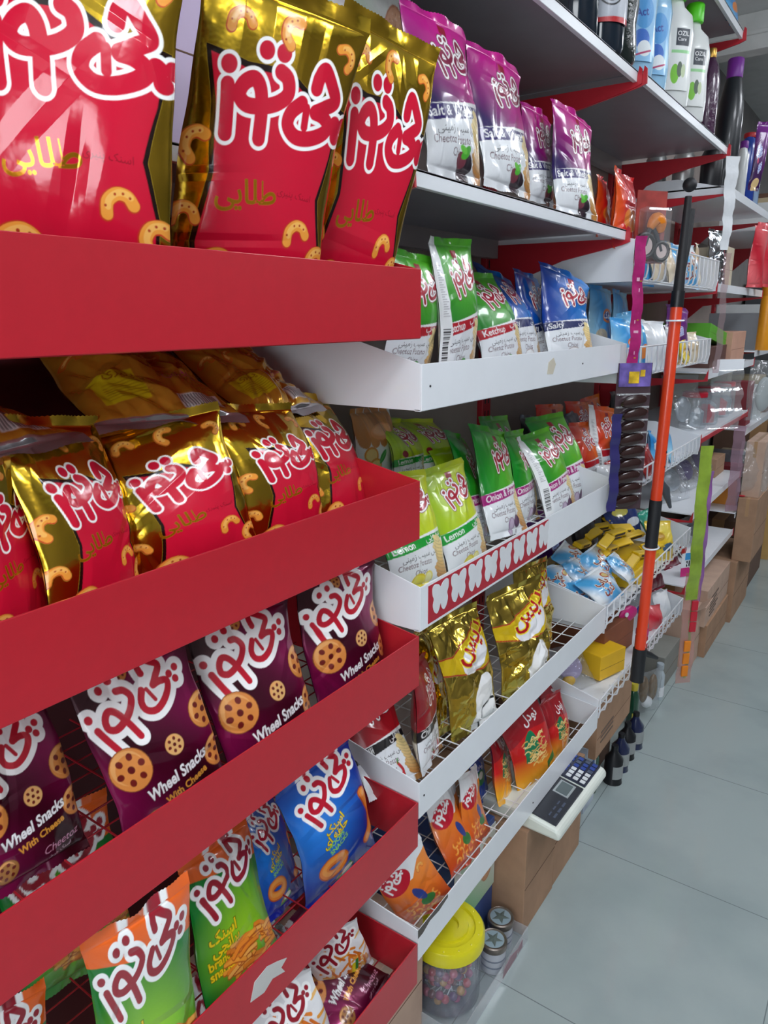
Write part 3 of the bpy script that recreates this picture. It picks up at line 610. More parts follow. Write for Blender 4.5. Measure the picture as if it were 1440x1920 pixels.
def flat_shelf(x0, x1, y0, zb, zt, label, bm=None, depth=YB):
    e = empty('wall_shelf', (x0, 0, 0), label, 'shelf', 'plain white shelves'); L = x1-x0
    MB().box(.004, L-.004, y0, depth, zt-.004, zt).build('deck', mat('shaded_deck_grey', '85848A', .35, var=.05, coat=.1), e)  # white deck coloured grey, the shade of its underside put into the colour
    MB().prism_x([(y0, zb), (y0+.012, zb), (y0+.012, zt-.004), (y0, zt)], .004, L-.004).build('front_lip', WHT, e, bevel=.001)
    MB().box(.01, L-.01, depth-.03, depth, zt-.06, zt-.004).build('rear_rail', GREY, e)
    for xx in (0, L-.004):
        MB().prism_x([(y0-.012, zt+.004), (y0-.014, zb-.006), (y0+.01, zb-.014), (.22, zb-.05), (.33, zb-.09), (.38, zb-.15), (.44, zb-.17), (YB, zb-.17), (YB, zb+.01), (y0+.002, zb+.004), (y0-.004, zt+.012)], xx-.002, xx+.004).build('bracket', RED, e)
    return e
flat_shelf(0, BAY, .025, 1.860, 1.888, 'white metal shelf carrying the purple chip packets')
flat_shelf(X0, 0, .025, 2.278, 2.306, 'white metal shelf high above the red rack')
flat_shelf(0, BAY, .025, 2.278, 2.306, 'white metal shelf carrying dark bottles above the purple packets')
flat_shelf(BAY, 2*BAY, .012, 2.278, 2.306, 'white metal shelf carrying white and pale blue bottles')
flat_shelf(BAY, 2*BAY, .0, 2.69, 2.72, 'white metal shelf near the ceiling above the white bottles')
def basket(z0, z1, label, xr=2*BAY, miss=()):
    e = empty('wire_basket_shelf', (BAY, 0, 0), label, 'basket shelf', 'white wire basket shelves'); L = xr-BAY
    MB().prism_x(side_poly(z0-.01, z1, .05), .004, .008).build('side_panel', WHT, e)
    MB().prism_x(side_poly(z0-.01, z1, .05), BAY-.008, BAY-.004).build('side_panel', WHT, e)
    MB().box(.01, BAY-.01, .03, .45, z0-.006, z0-.002).build('deck', WHT, e)
    g = MB(); g.tube([(.008, -.002, z1), (L-.008, -.002, z1)], .0032, 6); g.tube([(.008, .012, z0), (L-.008, .012, z0)], .0028, 6)
    n = 17
    for k in range(n+1):
        if k in miss: continue
        x = .012+(L-.024)*k/n; g.tube([(x, -.002, z1), (x, -.004, z0+.03), (x, .000, z0+.008), (x, .012, z0), (x, .05, z0)], .0029, 6)
    g.build('wire_front', WIRE, e, smooth=True)
    return e
basket(1.752, 1.862, 'white wire-front basket shelf at eye level, topmost of five', miss=(6,))
basket(1.448, 1.545, 'white wire-front basket shelf with pale blue and purple packets, second from top')
basket(1.046, 1.122, 'white wire-front basket shelf behind the chocolate coin strip, middle of five')
basket(.605, .692, 'white wire-front basket shelf heaped with yellow packets')
basket(.262, .342, 'white wire-front basket shelf nearest the floor')
for zt, nm in ((2.165, 'carrying the blue bottle and the tall black bottle'), (1.775, 'under the silver foil packet and red candy bags'), (1.404, 'under the green box'), (1.118, 'carrying red-lidded clear tubs, with a red price strip'), (.757, 'carrying clear bags with purple stuff'), (.40, 'carrying small maroon and pink packs above cardboard boxes')):
    e = empty('wall_shelf', (2*BAY, 0, 0), 'white metal shelf ' + nm, 'shelf', 'plain white shelves')
    MB().box(.004, BAY-.004, 0, YB, zt-.01, zt-.004).build('deck', WHT, e)
    MB().box(.004, BAY-.004, -.003, .0, zt-.035, zt).build('front_lip', WHT, e, bevel=.001)
    if zt == 2.165: MB().prism_x(side_poly(zt-.035, zt-.012, .05), .004, .008).build('side_panel', WHT, e)
    if zt == 1.118: MB().box(.01, BAY-.01, -.006, -.003, zt-.033, zt-.012).build('price_strip', RED, e)
    for xx in (0, BAY-.004): MB().prism_x([(-.006, zt+.01), (-.006, zt-.042), (.30, zt-.08), (.40, zt-.17), (YB, zt-.19), (YB, zt-.037), (.01, zt-.037)], xx-.002, xx+.004).build('bracket', RED, e)
for zt, nm in ((2.1, 'topmost'), (1.45, 'under the orange tube'), (1.0, 'middle'), (.5, 'lowest')):
    e = empty('wall_shelf', (3*BAY, 0, 0), 'white metal shelf in the last bay, ' + nm, 'shelf', 'plain white shelves')
    MB().box(.004, BAY-.004, 0, YB, zt-.01, zt-.004).build('deck', WHT, e); MB().box(.004, BAY-.004, -.003, 0, zt-.035, zt).build('front_lip', WHT, e)
    MB().prism_x([(-.006, zt-.01), (-.006, zt-.042), (.30, zt-.08), (.40, zt-.17), (YB, zt-.19), (YB, zt-.01)], BAY-.006, BAY-.002).build('bracket', RED, e)

# ------------------------------------------------------------------ chip and snack packets (x, y, z of the base centre, width, height, yaw, lean, roll)
TABLE = [
    ('A1', 'gold', -0.587, 0.114, 1.686, 0.237, 0.355, -47, -5, 9),
    ('A2', 'gold', -0.318, 0.107, 1.673, 0.229, 0.38, -31, -7, 9),
    ('A3', 'gold', -0.108, 0.092, 1.665, 0.170, 0.402, -34, -6, 12),
    ('B1', 'gold', -0.712, 0.127, 1.277, 0.153, 0.219, 24, 5, 1),
    ('B2', 'gold', -0.6, 0.107, 1.269, 0.172, 0.254, 17, 15, 6),
    ('B3', 'gold', -0.428, 0.114, 1.273, 0.21, 0.231, -18, 15, -6),
    ('B4', 'gold', -0.251, 0.098, 1.276, 0.206, 0.23, 1, 14, 2),
    ('B5', 'gold', -0.077, 0.111, 1.265, 0.224, 0.261, 11, 26, 8),
    ('C1', 'wheel', -0.729, 0.129, 0.943, 0.153, 0.214, -2, 12, 0),
    ('C2', 'wheel', -0.537, 0.072, 0.925, 0.173, 0.258, -12, 10, -6),
    ('C3', 'wheel', -0.35, 0.056, 0.919, 0.198, 0.263, -4, 15, 0),
    ('C4', 'wheel', -0.113, 0.078, 0.929, 0.21, 0.247, -2, 8, -1),
    ('D1', 'green', -0.811, 0.112, 0.557, 0.123, 0.221, -21, 8, -2),
    ('D2', 'green', -0.645, 0.035, 0.549, 0.146, 0.342, -17, -4, -3),
    ('D3', 'green', -0.446, 0.056, 0.544, 0.195, 0.232, 12, 27, 14),
    ('D4', 'blueh', -0.271, 0.132, 0.534, 0.163, 0.178, 20, 29, 18),
    ('D5', 'blueh', -0.166, 0.068, 0.554, 0.194, 0.251, -10, 8, -7),
    ('E1', 'pasta', -0.304, 0.057, 0.179, 0.143, 0.218, -20, 7, -9),
    ('E2', 'pasta', -0.083, 0.126, 0.176, 0.133, 0.196, -17, -9, -18),
    ('P1', 'purple', 0.238, 0.074, 1.916, 0.211, 0.275, 0, 9, -1),
    ('P2', 'purple', 0.454, 0.067, 1.917, 0.209, 0.265, -3, 11, 2),
    ('P3', 'purple', 0.822, 0.146, 1.938, 0.179, 0.218, -1, 10, 2),
    ('P4', 'purple', 0.881, 0.071, 1.912, 0.192, 0.245, -13, 12, 3),
    ('R1', 'redbag', 1.247, 0.12, 1.884, 0.176, 0.16, 4, 8, -1),
    ('R2', 'redbag', 1.258, 0.052, 1.841, 0.195, 0.217, -3, 8, 5),
    ('K1', 'ketchup', 0.155, 0.127, 1.532, 0.193, 0.224, 2, -2, 6),
    ('K2', 'ketchup', 0.315, 0.1, 1.525, 0.172, 0.267, 2, 3, 0),
    ('K3', 'ketchup', 0.608, 0.132, 1.518, 0.21, 0.244, -3, 17, 0),
    ('K4', 'salty', 0.803, 0.16, 1.527, 0.21, 0.255, 4, 21, 6),
    ('K5', 'salty', 0.941, 0.181, 1.526, 0.198, 0.229, 7, 13, 0),
    ('K6', 'salty', 0.969, 0.098, 1.531, 0.214, 0.23, -17, 15, 3),
    ('K7', 'sky', 1.426, 0.16, 1.512, 0.181, 0.22, -8, 11, 4),
    ('K8', 'sky', 1.626, 0.158, 1.501, 0.181, 0.221, -3, 9, 5),
    ('M0', 'orangew', 0.354, 0.355, 1.2, 0.224, 0.215, 7, 7, 6),
    ('M1', 'lemonp', 0.468, 0.321, 1.208, 0.19, 0.181, 9, 15, 10),
    ('M2', 'lemonp', 0.604, 0.313, 1.184, 0.206, 0.203, -1, 21, 11),
    ('L1', 'lemon', 0.175, 0.107, 1.065, 0.191, 0.245, -7, 20, 5),
    ('L2', 'lemon', 0.384, 0.102, 1.053, 0.21, 0.244, 2, 20, 2),
    ('L3', 'lemon', 0.644, 0.243, 1.079, 0.197, 0.21, 6, 17, 1),
    ('O0', 'onion', 0.601, 0.181, 1.053, 0.191, 0.283, 13, 17, 15),
    ('O1', 'onion', 0.657, 0.126, 1.068, 0.206, 0.28, -2, 21, 6),
    ('Ob', 'onion', 0.927, 0.247, 1.068, 0.197, 0.273, -4, 19, 4),
    ('O2', 'onion', 0.856, 0.153, 1.054, 0.197, 0.256, 7, 15, 7),
    ('O3', 'onion', 0.977, 0.092, 1.054, 0.213, 0.256, -4, 25, 1),
    ('O4', 'onion', 1.13, 0.116, 1.046, 0.207, 0.298, -10, 22, 4),
    ('Q1', 'orangec', 1.402, 0.164, 1.049, 0.18, 0.221, 0, 11, 7),
    ('Q2', 'orangec', 1.519, 0.145, 1.059, 0.2, 0.254, -5, 12, 10),
    ('Q3', 'orangec', 1.456, 0.328, 1.101, 0.198, 0.215, -6, 11, 2),
    ('Q4', 'orangec', 1.692, 0.313, 1.088, 0.199, 0.216, -8, 12, 3),
    ('X1', 'chili', 0.061, 0.098, 0.623, 0.17, 0.238, -9, 41, 6),
    ('X2', 'chili', 0.218, 0.097, 0.607, 0.198, 0.227, 20, 13, 12),
    ('Y0', 'goldf', 0.328, 0.147, 0.597, 0.166, 0.26, 11, 15, 15),
    ('Y1', 'goldf', 0.407, 0.078, 0.606, 0.205, 0.29, -7, 16, 3),
    ('Y2', 'goldf', 0.674, 0.054, 0.607, 0.245, 0.283, -10, 14, 6),
    ('Y3', 'goldf', 0.969, 0.151, 0.592, 0.211, 0.266, -2, 10, 5),
    ('T1', 'squir', 0.148, 0.06, 0.235, 0.147, 0.21, -33, -2, -28),
    ('T2', 'squir', 0.342, 0.069, 0.227, 0.177, 0.195, 10, 33, 15),
    ('T3', 'squir', 0.447, 0.082, 0.223, 0.156, 0.179, 10, 20, 14),
    ('T4', 'bluep', 0.598, 0.151, 0.23, 0.157, 0.12, 13, 21, 16),
    ('N1', 'noodle', 0.65, 0.09, 0.229, 0.16, 0.192, 13, 22, 22),
    ('N2', 'noodle', 0.779, 0.044, 0.232, 0.194, 0.256, -17, 17, -7),
    ('N3', 'noodle', 0.965, 0.046, 0.22, 0.162, 0.194, 3, 16, 11),
    ('N4', 'noodle', 1.152, 0.153, 0.214, 0.16, 0.159, 1, 13, 11),
]
LAB = dict(
    A1='red and gold cheese snack packet, nearest the camera on the top red tray', A2='red and gold cheese snack packet, middle of three on the top red tray', A3='red and gold packet with wide gold side, right end of the top red tray',
    B1='red and gold packet cut by the left edge of the photo, second red tray', B2='red and gold packet left of the widest one on the second red tray', B3='widest red and gold packet, middle of the second red tray',
    B4='red and gold packet overlapped by the right end one, second red tray', B5='red and gold packet at the right end of the second red tray',
    C1='maroon wheel snack packet cut by the left edge of the photo', C2='maroon wheel snack packet with bright magenta folds, second from the left', C3='maroon wheel snack packet, third from the left', C4='maroon wheel snack packet at the right end of its tray',
    D1='green branchy snack packet cut by the lower left corner', D2='green branchy snack packet with orange top, middle of its tray', D3='green branchy snack packet beside the blue packets', D4='blue hoop snack packet behind the green one', D5='blue hoop snack packet with an onion ring, right end of its tray',
    E1='orange and white snack packet at the bottom edge of the photo', E2='orange and white snack packet with a yellow stripe, right end of the lowest red tray',
    P1='purple salt and vinegar chips packet next to the gold packet, leftmost of four', P2='purple salt and vinegar chips packet, second from the left', P3='purple salt and vinegar chips packet half hidden between two others', P4='purple salt and vinegar chips packet, rightmost of four',
    R1='red packet at the end of the purple chips shelf, farther back', R2='large red packet at the end of the purple chips shelf',
    K1='green and white ketchup chips packet beside the red tray end', K2='green ketchup chips packet turned sideways showing its white barcode edge', K3='green ketchup chips packet with red band, beside the blue packets',
    K4='blue salty chips packet with peaked corner next to the green packet', K5='blue salty chips packet squeezed in the middle of the blue ones', K6='blue salty chips packet in front, rightmost of three',
    K7='pale blue snack packet behind the white tray end, left one', K8='pale blue snack packet behind the magenta strip',
    M0='white snack packet with orange slices behind the red tray corner', M1='lime green packet with silver seal behind the lemon packets, left one', M2='lime green packet folded over behind the lemon packets, right one',
    L1='lemon chips packet nearest the red tray, leftmost', L2='lemon chips packet in front, beside the onion packets', L3='lime green chips packet standing behind the front lemon one',
    O0='green and magenta chips packet, leftmost of the onion ones', O1='green onion chips packet facing front with purple onions', Ob='green onion chips packet at the very back of the tray', O2='green onion chips packet between two front ones', O3='green onion chips packet turned to show its barcode edge', O4='green onion chips packet, rightmost of the onion ones',
    Q1='orange chips packet right of the green packets', Q2='orange-red chips packet with white barcode edge', Q3='dark red packet at the back behind the green packets', Q4='red packet at the back beside the upright',
    X1='chili chips packet with black band in the third white tray corner', X2='chili chips packet with black band next to the gold foil', Y0='gold foil packet standing leftmost behind', Y1='crumpled gold foil packet with red lettering, left of the front pair', Y2='crumpled gold foil packet with red lettering, right of the front pair', Y3='gold foil packet with round red border at the back',
    T1='orange and white snack packet with red oval, nearest the red tray', T2='orange snack packet with red oval, second in the lowest white tray', T3='orange snack packet third in the lowest white tray', T4='small blue packet behind the orange ones',
    N1='red noodle packet seen edge-on', N2='red noodle packet with green bowl and noodle picture', N3='orange noodle packet right of the large red one', N4='cream and orange packet behind the noodle packets')
CATN = dict(gold='cheese_snack_packet', wheel='wheel_snack_packet', green='branchy_snack_packet', blueh='hoop_snack_packet', pasta='corn_snack_packet', redbag='snack_packet', sky='snack_packet', orangew='snack_packet', goldf='gold_foil_packet', squir='snack_packet', bluep='snack_packet', noodle='noodle_packet')
GRP = dict(A='cheese snack packets on the top red tray', B='cheese snack packets on the second red tray', C='maroon wheel snack packets', D='green and blue packets on the fourth red tray', E='packets on the lowest red tray', P='purple chips packets', K='green and blue chips packets on the first white tray',
           L='chips packets on the second white tray', M='chips packets on the second white tray', O='chips packets on the second white tray', Q='orange and red packets in the middle basket', R='red packets beside the purple chips', X='chips packets on the third white tray', Y='gold foil packets', T='orange packets on the lowest white tray', N='noodle packets on the lowest white tray')
NXK = dict(A=300, B=190, C=190, D=190, E=150, P=120, X=120, L=130, O=120, K=120, Y=130, N=110)
EAR = dict(K4=-.07, K6=-.09, K5=-.05, P4=-.05, O1=-.03, L2=.03, Y2=.03)
SLUMP = dict(K3=.25, K4=.2, M1=.5, M2=.5, L3=.2, O0=.2, O4=.15, B4=.15, Q1=.1)
SEED = dict(A1=3, A2=11, A3=7, B1=5, B2=21, B3=9, B4=14, B5=33)
for i, (k, ty, x, y, z, w, h, yaw, lean, roll) in enumerate(TABLE):
    foil = ty in ('gold', 'goldf'); kk = 1 if k in ('K2', 'O3', 'Q2') else (2 if k in ('Y3', 'Y0') else 3 if k[0] == 'B' else 0)
    packet(CATN.get(ty, 'chips_packet'), ty, x, y, z, w, h, yaw, lean, roll, LAB[k], 'snack packet', GRP[k[0]], seed=SEED.get(k, 40+i*7), k=kk, nx=NXK.get(k[0], 100),
           style='foil' if ty == 'goldf' else 'chips', mname='printed_foil' if foil else 'printed_film', thick=w*(.19 if k[0] in 'AB' else .15), slump=SLUMP.get(k, 0.0), ear=EAR.get(k, 0.0))

# ------------------------------------------------------------------ more packets behind and below
def art_goldback(k=0):
    A = Art(1.4, 'E8B43A', .6, 260); A.poly([(.12, .16), (.42, .18), (.40, .50), (.10, .46)], 'E0CC1E', .2); A.text(fa('پنیری'), .18, .42, .10, '8A3A10', off=.005)
    for i in range(7): A.poly([(.16, .20+i*.025), (.44, .215+i*.025), (.44, .222+i*.025), (.16, .207+i*.025)], '9A7A14')
    A.text('Golden', .60, .40, .10, 'A8246A', rot=.3, off=.01)
    for i in range(12): curl(A, .1+.27*(i % 4)+.05*(i//4), .80+.22*(i//4), .06, i*1.3, 'C8701E')
    A.poly([(.60, .08), (.90, .08), (.90, .24), (.60, .24)], 'E8E8E8'); [A.poly([(.62+j*.02, .09), (.628+j*.02, .09), (.628+j*.02, .23), (.62+j*.02, .23)], '202020') for j in range(13)]
    A.poly([(-.1, -.1), (1.1, -.1), (1.1, .035), (-.1, .035)], 'B8B4B8', .8); return A
ARTS['goldback'] = art_goldback
ARTS['silverfoil'] = art_plain('C8CCD2', 'D8DCE0', foil=1.0)
ARTS['candyred'] = art_plain('C81E34', 'E86A70')
ARTS['cream'] = art_plain('D8C09A', 'E8DCC4')
ARTS['white'] = art_plain('D8DDE2', 'F0F2F4')
ARTS['navy'] = art_plain('1A2A6A', '24408C', blots=('E8DC5A', 'D8E0EC'))
ARTS['bluesnack'] = art_plain('1E86D0', '6CC0F0', blots=('F4F4F4', 'E8862A'))
ARTS['teal'] = art_plain('0E7A66', '1A9A80'); ARTS['maroon'] = art_plain('5A1024', '7A1830')
ARTS['yellowfish'] = art_plain('E8C020', 'F4DC5A', blots=('C8982A', '4A6A8A'))
ARTS['darkred'] = art_plain('7A1418', 'A0201C')
PK = 'snack packet'
for i, (x, y, z, yaw, lean, roll, w, h, lb) in enumerate([
        (-.70, .13, 1.485, 12, 74, -6, .30, .34, 'gold packet lying flat with a clear silver seal, upper left of the second red tray'),
        (-.41, .17, 1.490, -4, 68, 6, .25, .30, 'gold packet with yellow printed panel lying behind the standing ones'),
        (-.14, .19, 1.475, 8, 60, 0, .22, .27, 'gold foil packet lying at the back by the white side panel'),
        (-.98, .16, 1.475, 0, 75, 6, .24, .26, 'gold packet lying at the far back left of the second red tray')]):
    packet('cheese_snack_packet', 'goldback', x, y, z, w, h, yaw, lean, roll, lb, PK, 'cheese snack packets on the second red tray', seed=300+i*13, nx=150, style='foil', mname='printed_foil', thick=.045)
for i, (kd, nm, x, y, z, yaw, lean, roll, w, h, lb) in enumerate([
        ('green', 'branchy_snack_packet', -.86, .27, .56, 5, 18, 0, .2, .27, 'green and orange packet standing behind, seen through the third tray wires'),
        ('green', 'branchy_snack_packet', -.60, .30, .56, -6, 12, 3, .2, .27, 'green and orange packet behind the front green ones, under the wheel snacks'),
        ('silverfoil', 'foil_packet', -.22, .16, .25, 10, 66, 0, .2, .2, 'silver backed packet lying in the lowest red tray'),
        ('wheel', 'wheel_snack_packet', -.14, .04, .20, 0, 74, -6, .2, .24, 'maroon wheel snack packet lying in the lowest red tray corner'),
        ('pasta', 'corn_snack_packet', -.45, .16, .19, -5, 20, 0, .18, .24, 'orange and white packet behind the front one on the lowest red tray'),
        ('orangec', 'chips_packet', 1.90, .30, 1.05, 0, 12, 0, .2, .26, 'orange-red packet at the back of the middle basket')]):
    packet(nm, kd, x, y, z, w, h, yaw, lean, roll, lb, PK, None, seed=400+i*11, nx=90, style='foil' if kd == 'silverfoil' else 'chips', mname='printed_foil' if kd == 'silverfoil' else 'printed_film')

# carton behind the top packets
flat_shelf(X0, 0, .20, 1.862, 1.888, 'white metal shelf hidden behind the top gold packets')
def carton(x0, x1, y0, y1, z0, z1, label, m=CARD, cat='cardboard box', name='cardboard_box', tape=True, group=None, flap=0.0, gap=.0008):
    e = empty(name, ((x0+x1)/2, (y0+y1)/2, z0), label, cat, group); a, b, c = (x1-x0)/2, (y1-y0)/2, z1-z0
    MB().box(-a, a, -b, b, 0, c).build('body', m, e, bevel=.002)
    s = MB().box(-a*.985, a*.985, -b-gap, -b+gap, c*.44, c*.447); s.build('front_seam', mat('seam_brown', '6B5140', .9), e)  # thin dark brown strip along the front seam
    if tape: MB().box(-a-.0006, a+.0006, -b*.18, b*.18, c-.001, c+.0006).box(-a-.0008, -a+.0002, -b*.18, b*.18, c*.72, c).build('packing_tape', mat('brown_tape', 'B08A62', .3, coat=.4), e)
    if flap: MB().prism_x([(-b, c), (-b-.002, c), (-b-flap, c+.03), (-b-flap+.004, c+.032)], -a, a).build('flap', m, e)
    return e
def printed_panel(name, art_fn, asp, w, M, mname='satin_film', parent=None, n=110, th=.002, key=None, ell=None):
    k = ('panel', key or name)
    if k not in FILM:
        A = art_fn(); ny = max(2, int(n*asp)); U, V = np.meshgrid(np.linspace(0, 1, n+1), np.linspace(0, 1, ny+1)); co = np.stack([(U-.5)*w, np.full_like(U, -th/2), V*w*asp], -1).reshape(-1, 3)
        if ell: co[:, 1] = ell[1]*(1-np.sqrt(np.clip(1-(co[:, 0]/ell[0])**2, 0, 1)))-th/2
        I = np.arange(U.size).reshape(U.shape); q = np.stack([I[:-1, :-1], I[:-1, 1:], I[1:, 1:], I[1:, :-1]], -1).reshape(-1, 4)
        ye = co[0, 1]+th; bk = np.array([[-.5*w, ye, 0], [.5*w, ye, 0], [.5*w, ye, w*asp], [-.5*w, ye, w*asp]]); o_ = len(co); c0, c1, c2, c3 = I[0, 0], I[0, -1], I[-1, -1], I[-1, 0]
        vs = [tuple(p) for p in np.concatenate([co, bk])]; fs = [tuple(f) for f in q]+[(o_+1, o_, o_+3, o_+2)]+[(c1, c0, o_, o_+1), (c2, c1, o_+1, o_+2), (c3, c2, o_+2, o_+3), (c0, c3, o_+3, o_)]
        me = bpy.data.meshes.new(name); me.from_pydata(vs, [], fs); cl = np.concatenate([A.sample(U, V).reshape(-1, 4), A.sample(np.zeros(4)+.02, np.zeros(4)+.5)])
        at = me.attributes.new('print', 'FLOAT_COLOR', 'POINT'); at.data.foreach_set('color', cl.astype(np.float32).ravel()); me.materials.append(MATS[mname]); FILM[k] = me
    o = bpy.data.objects.new(name, FILM[k]); COL.objects.link(o)
    if parent is not None: o.parent = parent; o.matrix_local = M
    else: o.matrix_world = M
    return o
def art_biscuit():
    A = Art(.9, 'DDE8E0', 0, 300); A.grad('4CB848', 'E4EEE6', lambda X, Y: (X*.9+Y*.9)-.15); A.poly([(0, 0), (.22, 0), (.12, .9), (0, .9)], 'F0EEF0')
    A.ell(.78, .50, .17, .30, 'C98A64'); A.ell(.78, .50, .155, .285, 'DDA880'); rnd = random.Random(2)
    for i in range(90): A.ell(.78+rnd.uniform(-.13, .13), .5+rnd.uniform(-.24, .24), .006, .006, ['B87A54', 'F0D0B0'][i % 2])
    A.text(fa('بیسکویت سالم'), .16, .50, .06, '1A5A2A', rot=-.1); return A
e = carton(.02, .27, .20, .25, 1.8885, 2.262, 'green and white biscuit carton with a biscuit picture behind the gold packets', mat('carton_green', 'C8D8C8', .5), 'biscuit box', 'biscuit_box', tape=False)
printed_panel('printed_front', art_biscuit, .9, .245, Matrix.Translation((0, -.0262, .14)), parent=e)
carton(-.34, -.03, .24, .30, 1.8885, 2.20, 'lilac and white carton beside the green biscuit carton, top left', mat('carton_lilac', 'C4B4D4', .5), 'box', 'carton_box', tape=False)

# ------------------------------------------------------------------ bottles on the upper shelves
def bottle(x, y, z, prof, body, cap, label, cat='bottle', sx=1, sy=.7, ch=.03, cr_=.018, rz=0, lean=0.0, group=None, name='bottle', lab=None, handle=False):
    e = empty(name, (x, y, z), label, cat, group); e.rotation_euler = (0, lean, rz); top = prof[-1][1]
    MB().lathe(prof, sx=sx, sy=sy, n=32).build('body', body, e, smooth=True)
    MB().lathe([(cr_*.96, top-.002), (cr_, top+.002), (cr_, top+ch-.004), (cr_*.9, top+ch)], n=24).build('cap', cap, e, smooth=True)
    if lab:
        m, z0, z1, r, a0, a1 = lab; L = MB(); n = 14; vs = []
        for k in range(n+1):
            a = a0+(a1-a0)*k/n
            for rr in (r, r+.0012):
                for zz in (z0, z1): vs.append((rr*sx*math.cos(a), rr*sy*math.sin(a)-.0006, zz))
        fs = []
        for k in range(n):
            q = k*4; fs += [(q+2, q+6, q+7, q+3), (q, q+1, q+5, q+4), (q, q+4, q+6, q+2), (q+1, q+3, q+7, q+5)]
        fs += [(0, 2, 3, 1), (n*4, n*4+1, n*4+3, n*4+2)]
        L.add(vs, fs).build('paper_label', m, e, smooth=True)
    if handle: MB().tube(cr([(.03*sx, 0, top-.02), (.075*sx, 0, top-.045), (.075*sx, 0, top-.11), (.045*sx, 0, top-.14)], 5), .009, 10).build('handle', body, e, smooth=True)
    return e
DKG = mat('dark_green_liquid', '10201E', .12, coat=.8, bump=.6, scale=70); NAVYP = mat('dark_navy_plastic', '10202E', .15, coat=.7); WB = mat('white_bottle_plastic', 'E8ECEA', .3, coat=.3); GC = mat('green_cap', '58D81E', .35)
LB = mat('pale_blue_bottle', '9CCBEA', .2, coat=.5, var=.15); BLB = mat('blue_bottle', '1C3C94', .25, coat=.4); RC = mat('red_cap', 'B01C24', .4); PC = mat('purple_cap', '7A2A98', .4)
P1 = [(.045, 0), (.052, .01), (.052, .14), (.050, .19), (.040, .235), (.020, .265), (.015, .285)]
P2 = [(.040, 0), (.050, .008), (.054, .06), (.050, .13), (.054, .18), (.044, .225), (.022, .245), (.017, .262)]
def label_art(kind):
    def f():
        if kind == 'cola':
            A = Art(1.3, 'B9BEC8', 0, 160); A.poly([(0, 0), (1, 0), (1, .14), (0, .10)], 'C01A24'); A.ell(.4, .75, .34, .40, '16181C'); A.ell(.4, .75, .30, .36, 'B9BEC8'); A.ell(.4, .75, .24, .30, '16181C'); A.ell(.4, .75, .20, .26, 'B9BEC8')
            for d in (-.08, .02, .12): A.stroke([(.30+d, .55), (.46+d, .98)], .04, '16181C')
        elif kind == 'white':
            A = Art(2.4, 'E8ECEA', 0, 130); A.poly([(.3, 1.7), (.9, 1.7), (.9, 2.35), (.3, 2.35)], '2A3440'); A.text('OZIL', .34, 2.08, .24, WHITE, off=.01); A.text('Care', .36, 1.88, .2, WHITE); A.poly([(.15, 1.42), (.95, 1.42), (.95, 1.54), (.15, 1.54)], '9CDC9A')
            A.ell(.35, .62, .18, .38, '7CC83A'); A.ell(.55, .80, .12, .3, '5A6A5A'); A.ell(.72, .75, .10, .26, 'C8D8B0')
        else:
            A = Art(2.2, '8CC4EC', 0, 130); A.ell(.5, 1.5, .42, .5, '4A9CDC'); A.text('Act', .18, 1.35, .36, '1A3A9A', rot=.15, off=.02); A.ell(.45, .7, .35, .3, '2A6AC8'); A.ell(.6, .4, .3, .25, 'E8F0F4'); A.stroke([(.1, .15), (.9, .35)], .06, 'B83A6A')
        return A
    return f
def blab(par, kind, w, asp, z, a, b): printed_panel('paper_label', label_art(kind), asp, w, Matrix.Translation((0, -b-.0008, z)), parent=par, n=70, key='lab_'+kind+str(w), ell=(a, b))
b_ = bottle(.99, .075, 2.3065, [(.045, 0), (.05, .01), (.05, .2), (.03, .25), (.016, .28)], NAVYP, RC, 'dark bottle with a grey label and red stripe on the shelf above the purple packets', sy=1, name='drink_bottle'); blab(b_, 'cola', .085, 1.3, .05, .053, .053); b_.rotation_euler = (0, 0, -.7); b_.scale = (1.2, 1.2, 1.2)
bottle(1.11, .085, 2.3065, [(.056, 0), (.064, .012), (.066, .05), (.061, .10), (.066, .15), (.060, .22), (.036, .27), (.018, .30)], DKG, mat('blue_cap', '2450C8', .3), 'glossy dark green ribbed bottle next to the pale blue bottles', sy=1, name='drink_bottle')
bottle(.86, .09, 2.3065, P1, NAVYP, BLACK, 'dark bottle half hidden by the shelf edge at the top', sy=1, name='drink_bottle')
for i, (x, lb) in enumerate(((1.28, 'pale blue softener bottle next to the dark ribbed bottle'), (1.43, 'pale blue softener bottle beside the white bottles'))):
    b_ = bottle(x, .075, 2.3065, P2, LB, mat('blue_cap', '2450C8', .3), lb, group='pale blue bottles', name='softener_bottle', ch=.05, cr_=.022, sy=.6); blab(b_, 'lb', .066, 2.2, .04, .056, .034); b_.rotation_euler = (0, 0, -.75); b_.scale = (1.12, 1.12, 1.25)
for i, (x, lb) in enumerate(((1.63, 'white bottle with green cap and dark label, left of two'), (1.86, 'white bottle with green cap, right of two'))):
    b_ = bottle(x, .065, 2.3065, P2, WB, GC, lb, group='white bottles with green caps', name='shampoo_bottle', ch=.045, cr_=.024, sy=.6); blab(b_, 'white', .062, 2.4, .04, .056, .034); b_.rotation_euler = (0, 0, -.75); b_.scale = (1.3, 1.2, 1.22)
bottle(2.17, .07, 2.3065, [(.035, 0), (.038, .02), (.040, .2), (.030, .26), (.014, .29)], mat('aubergine_wrap', '4A2A48', .2, coat=.7, bump=.8, scale=60), mat('gold_cap', 'C89A4A', .3, .8), 'aubergine wrapped bottle with gold top right of the white bottles', sy=1, name='wrapped_bottle')
SH = 2.1615
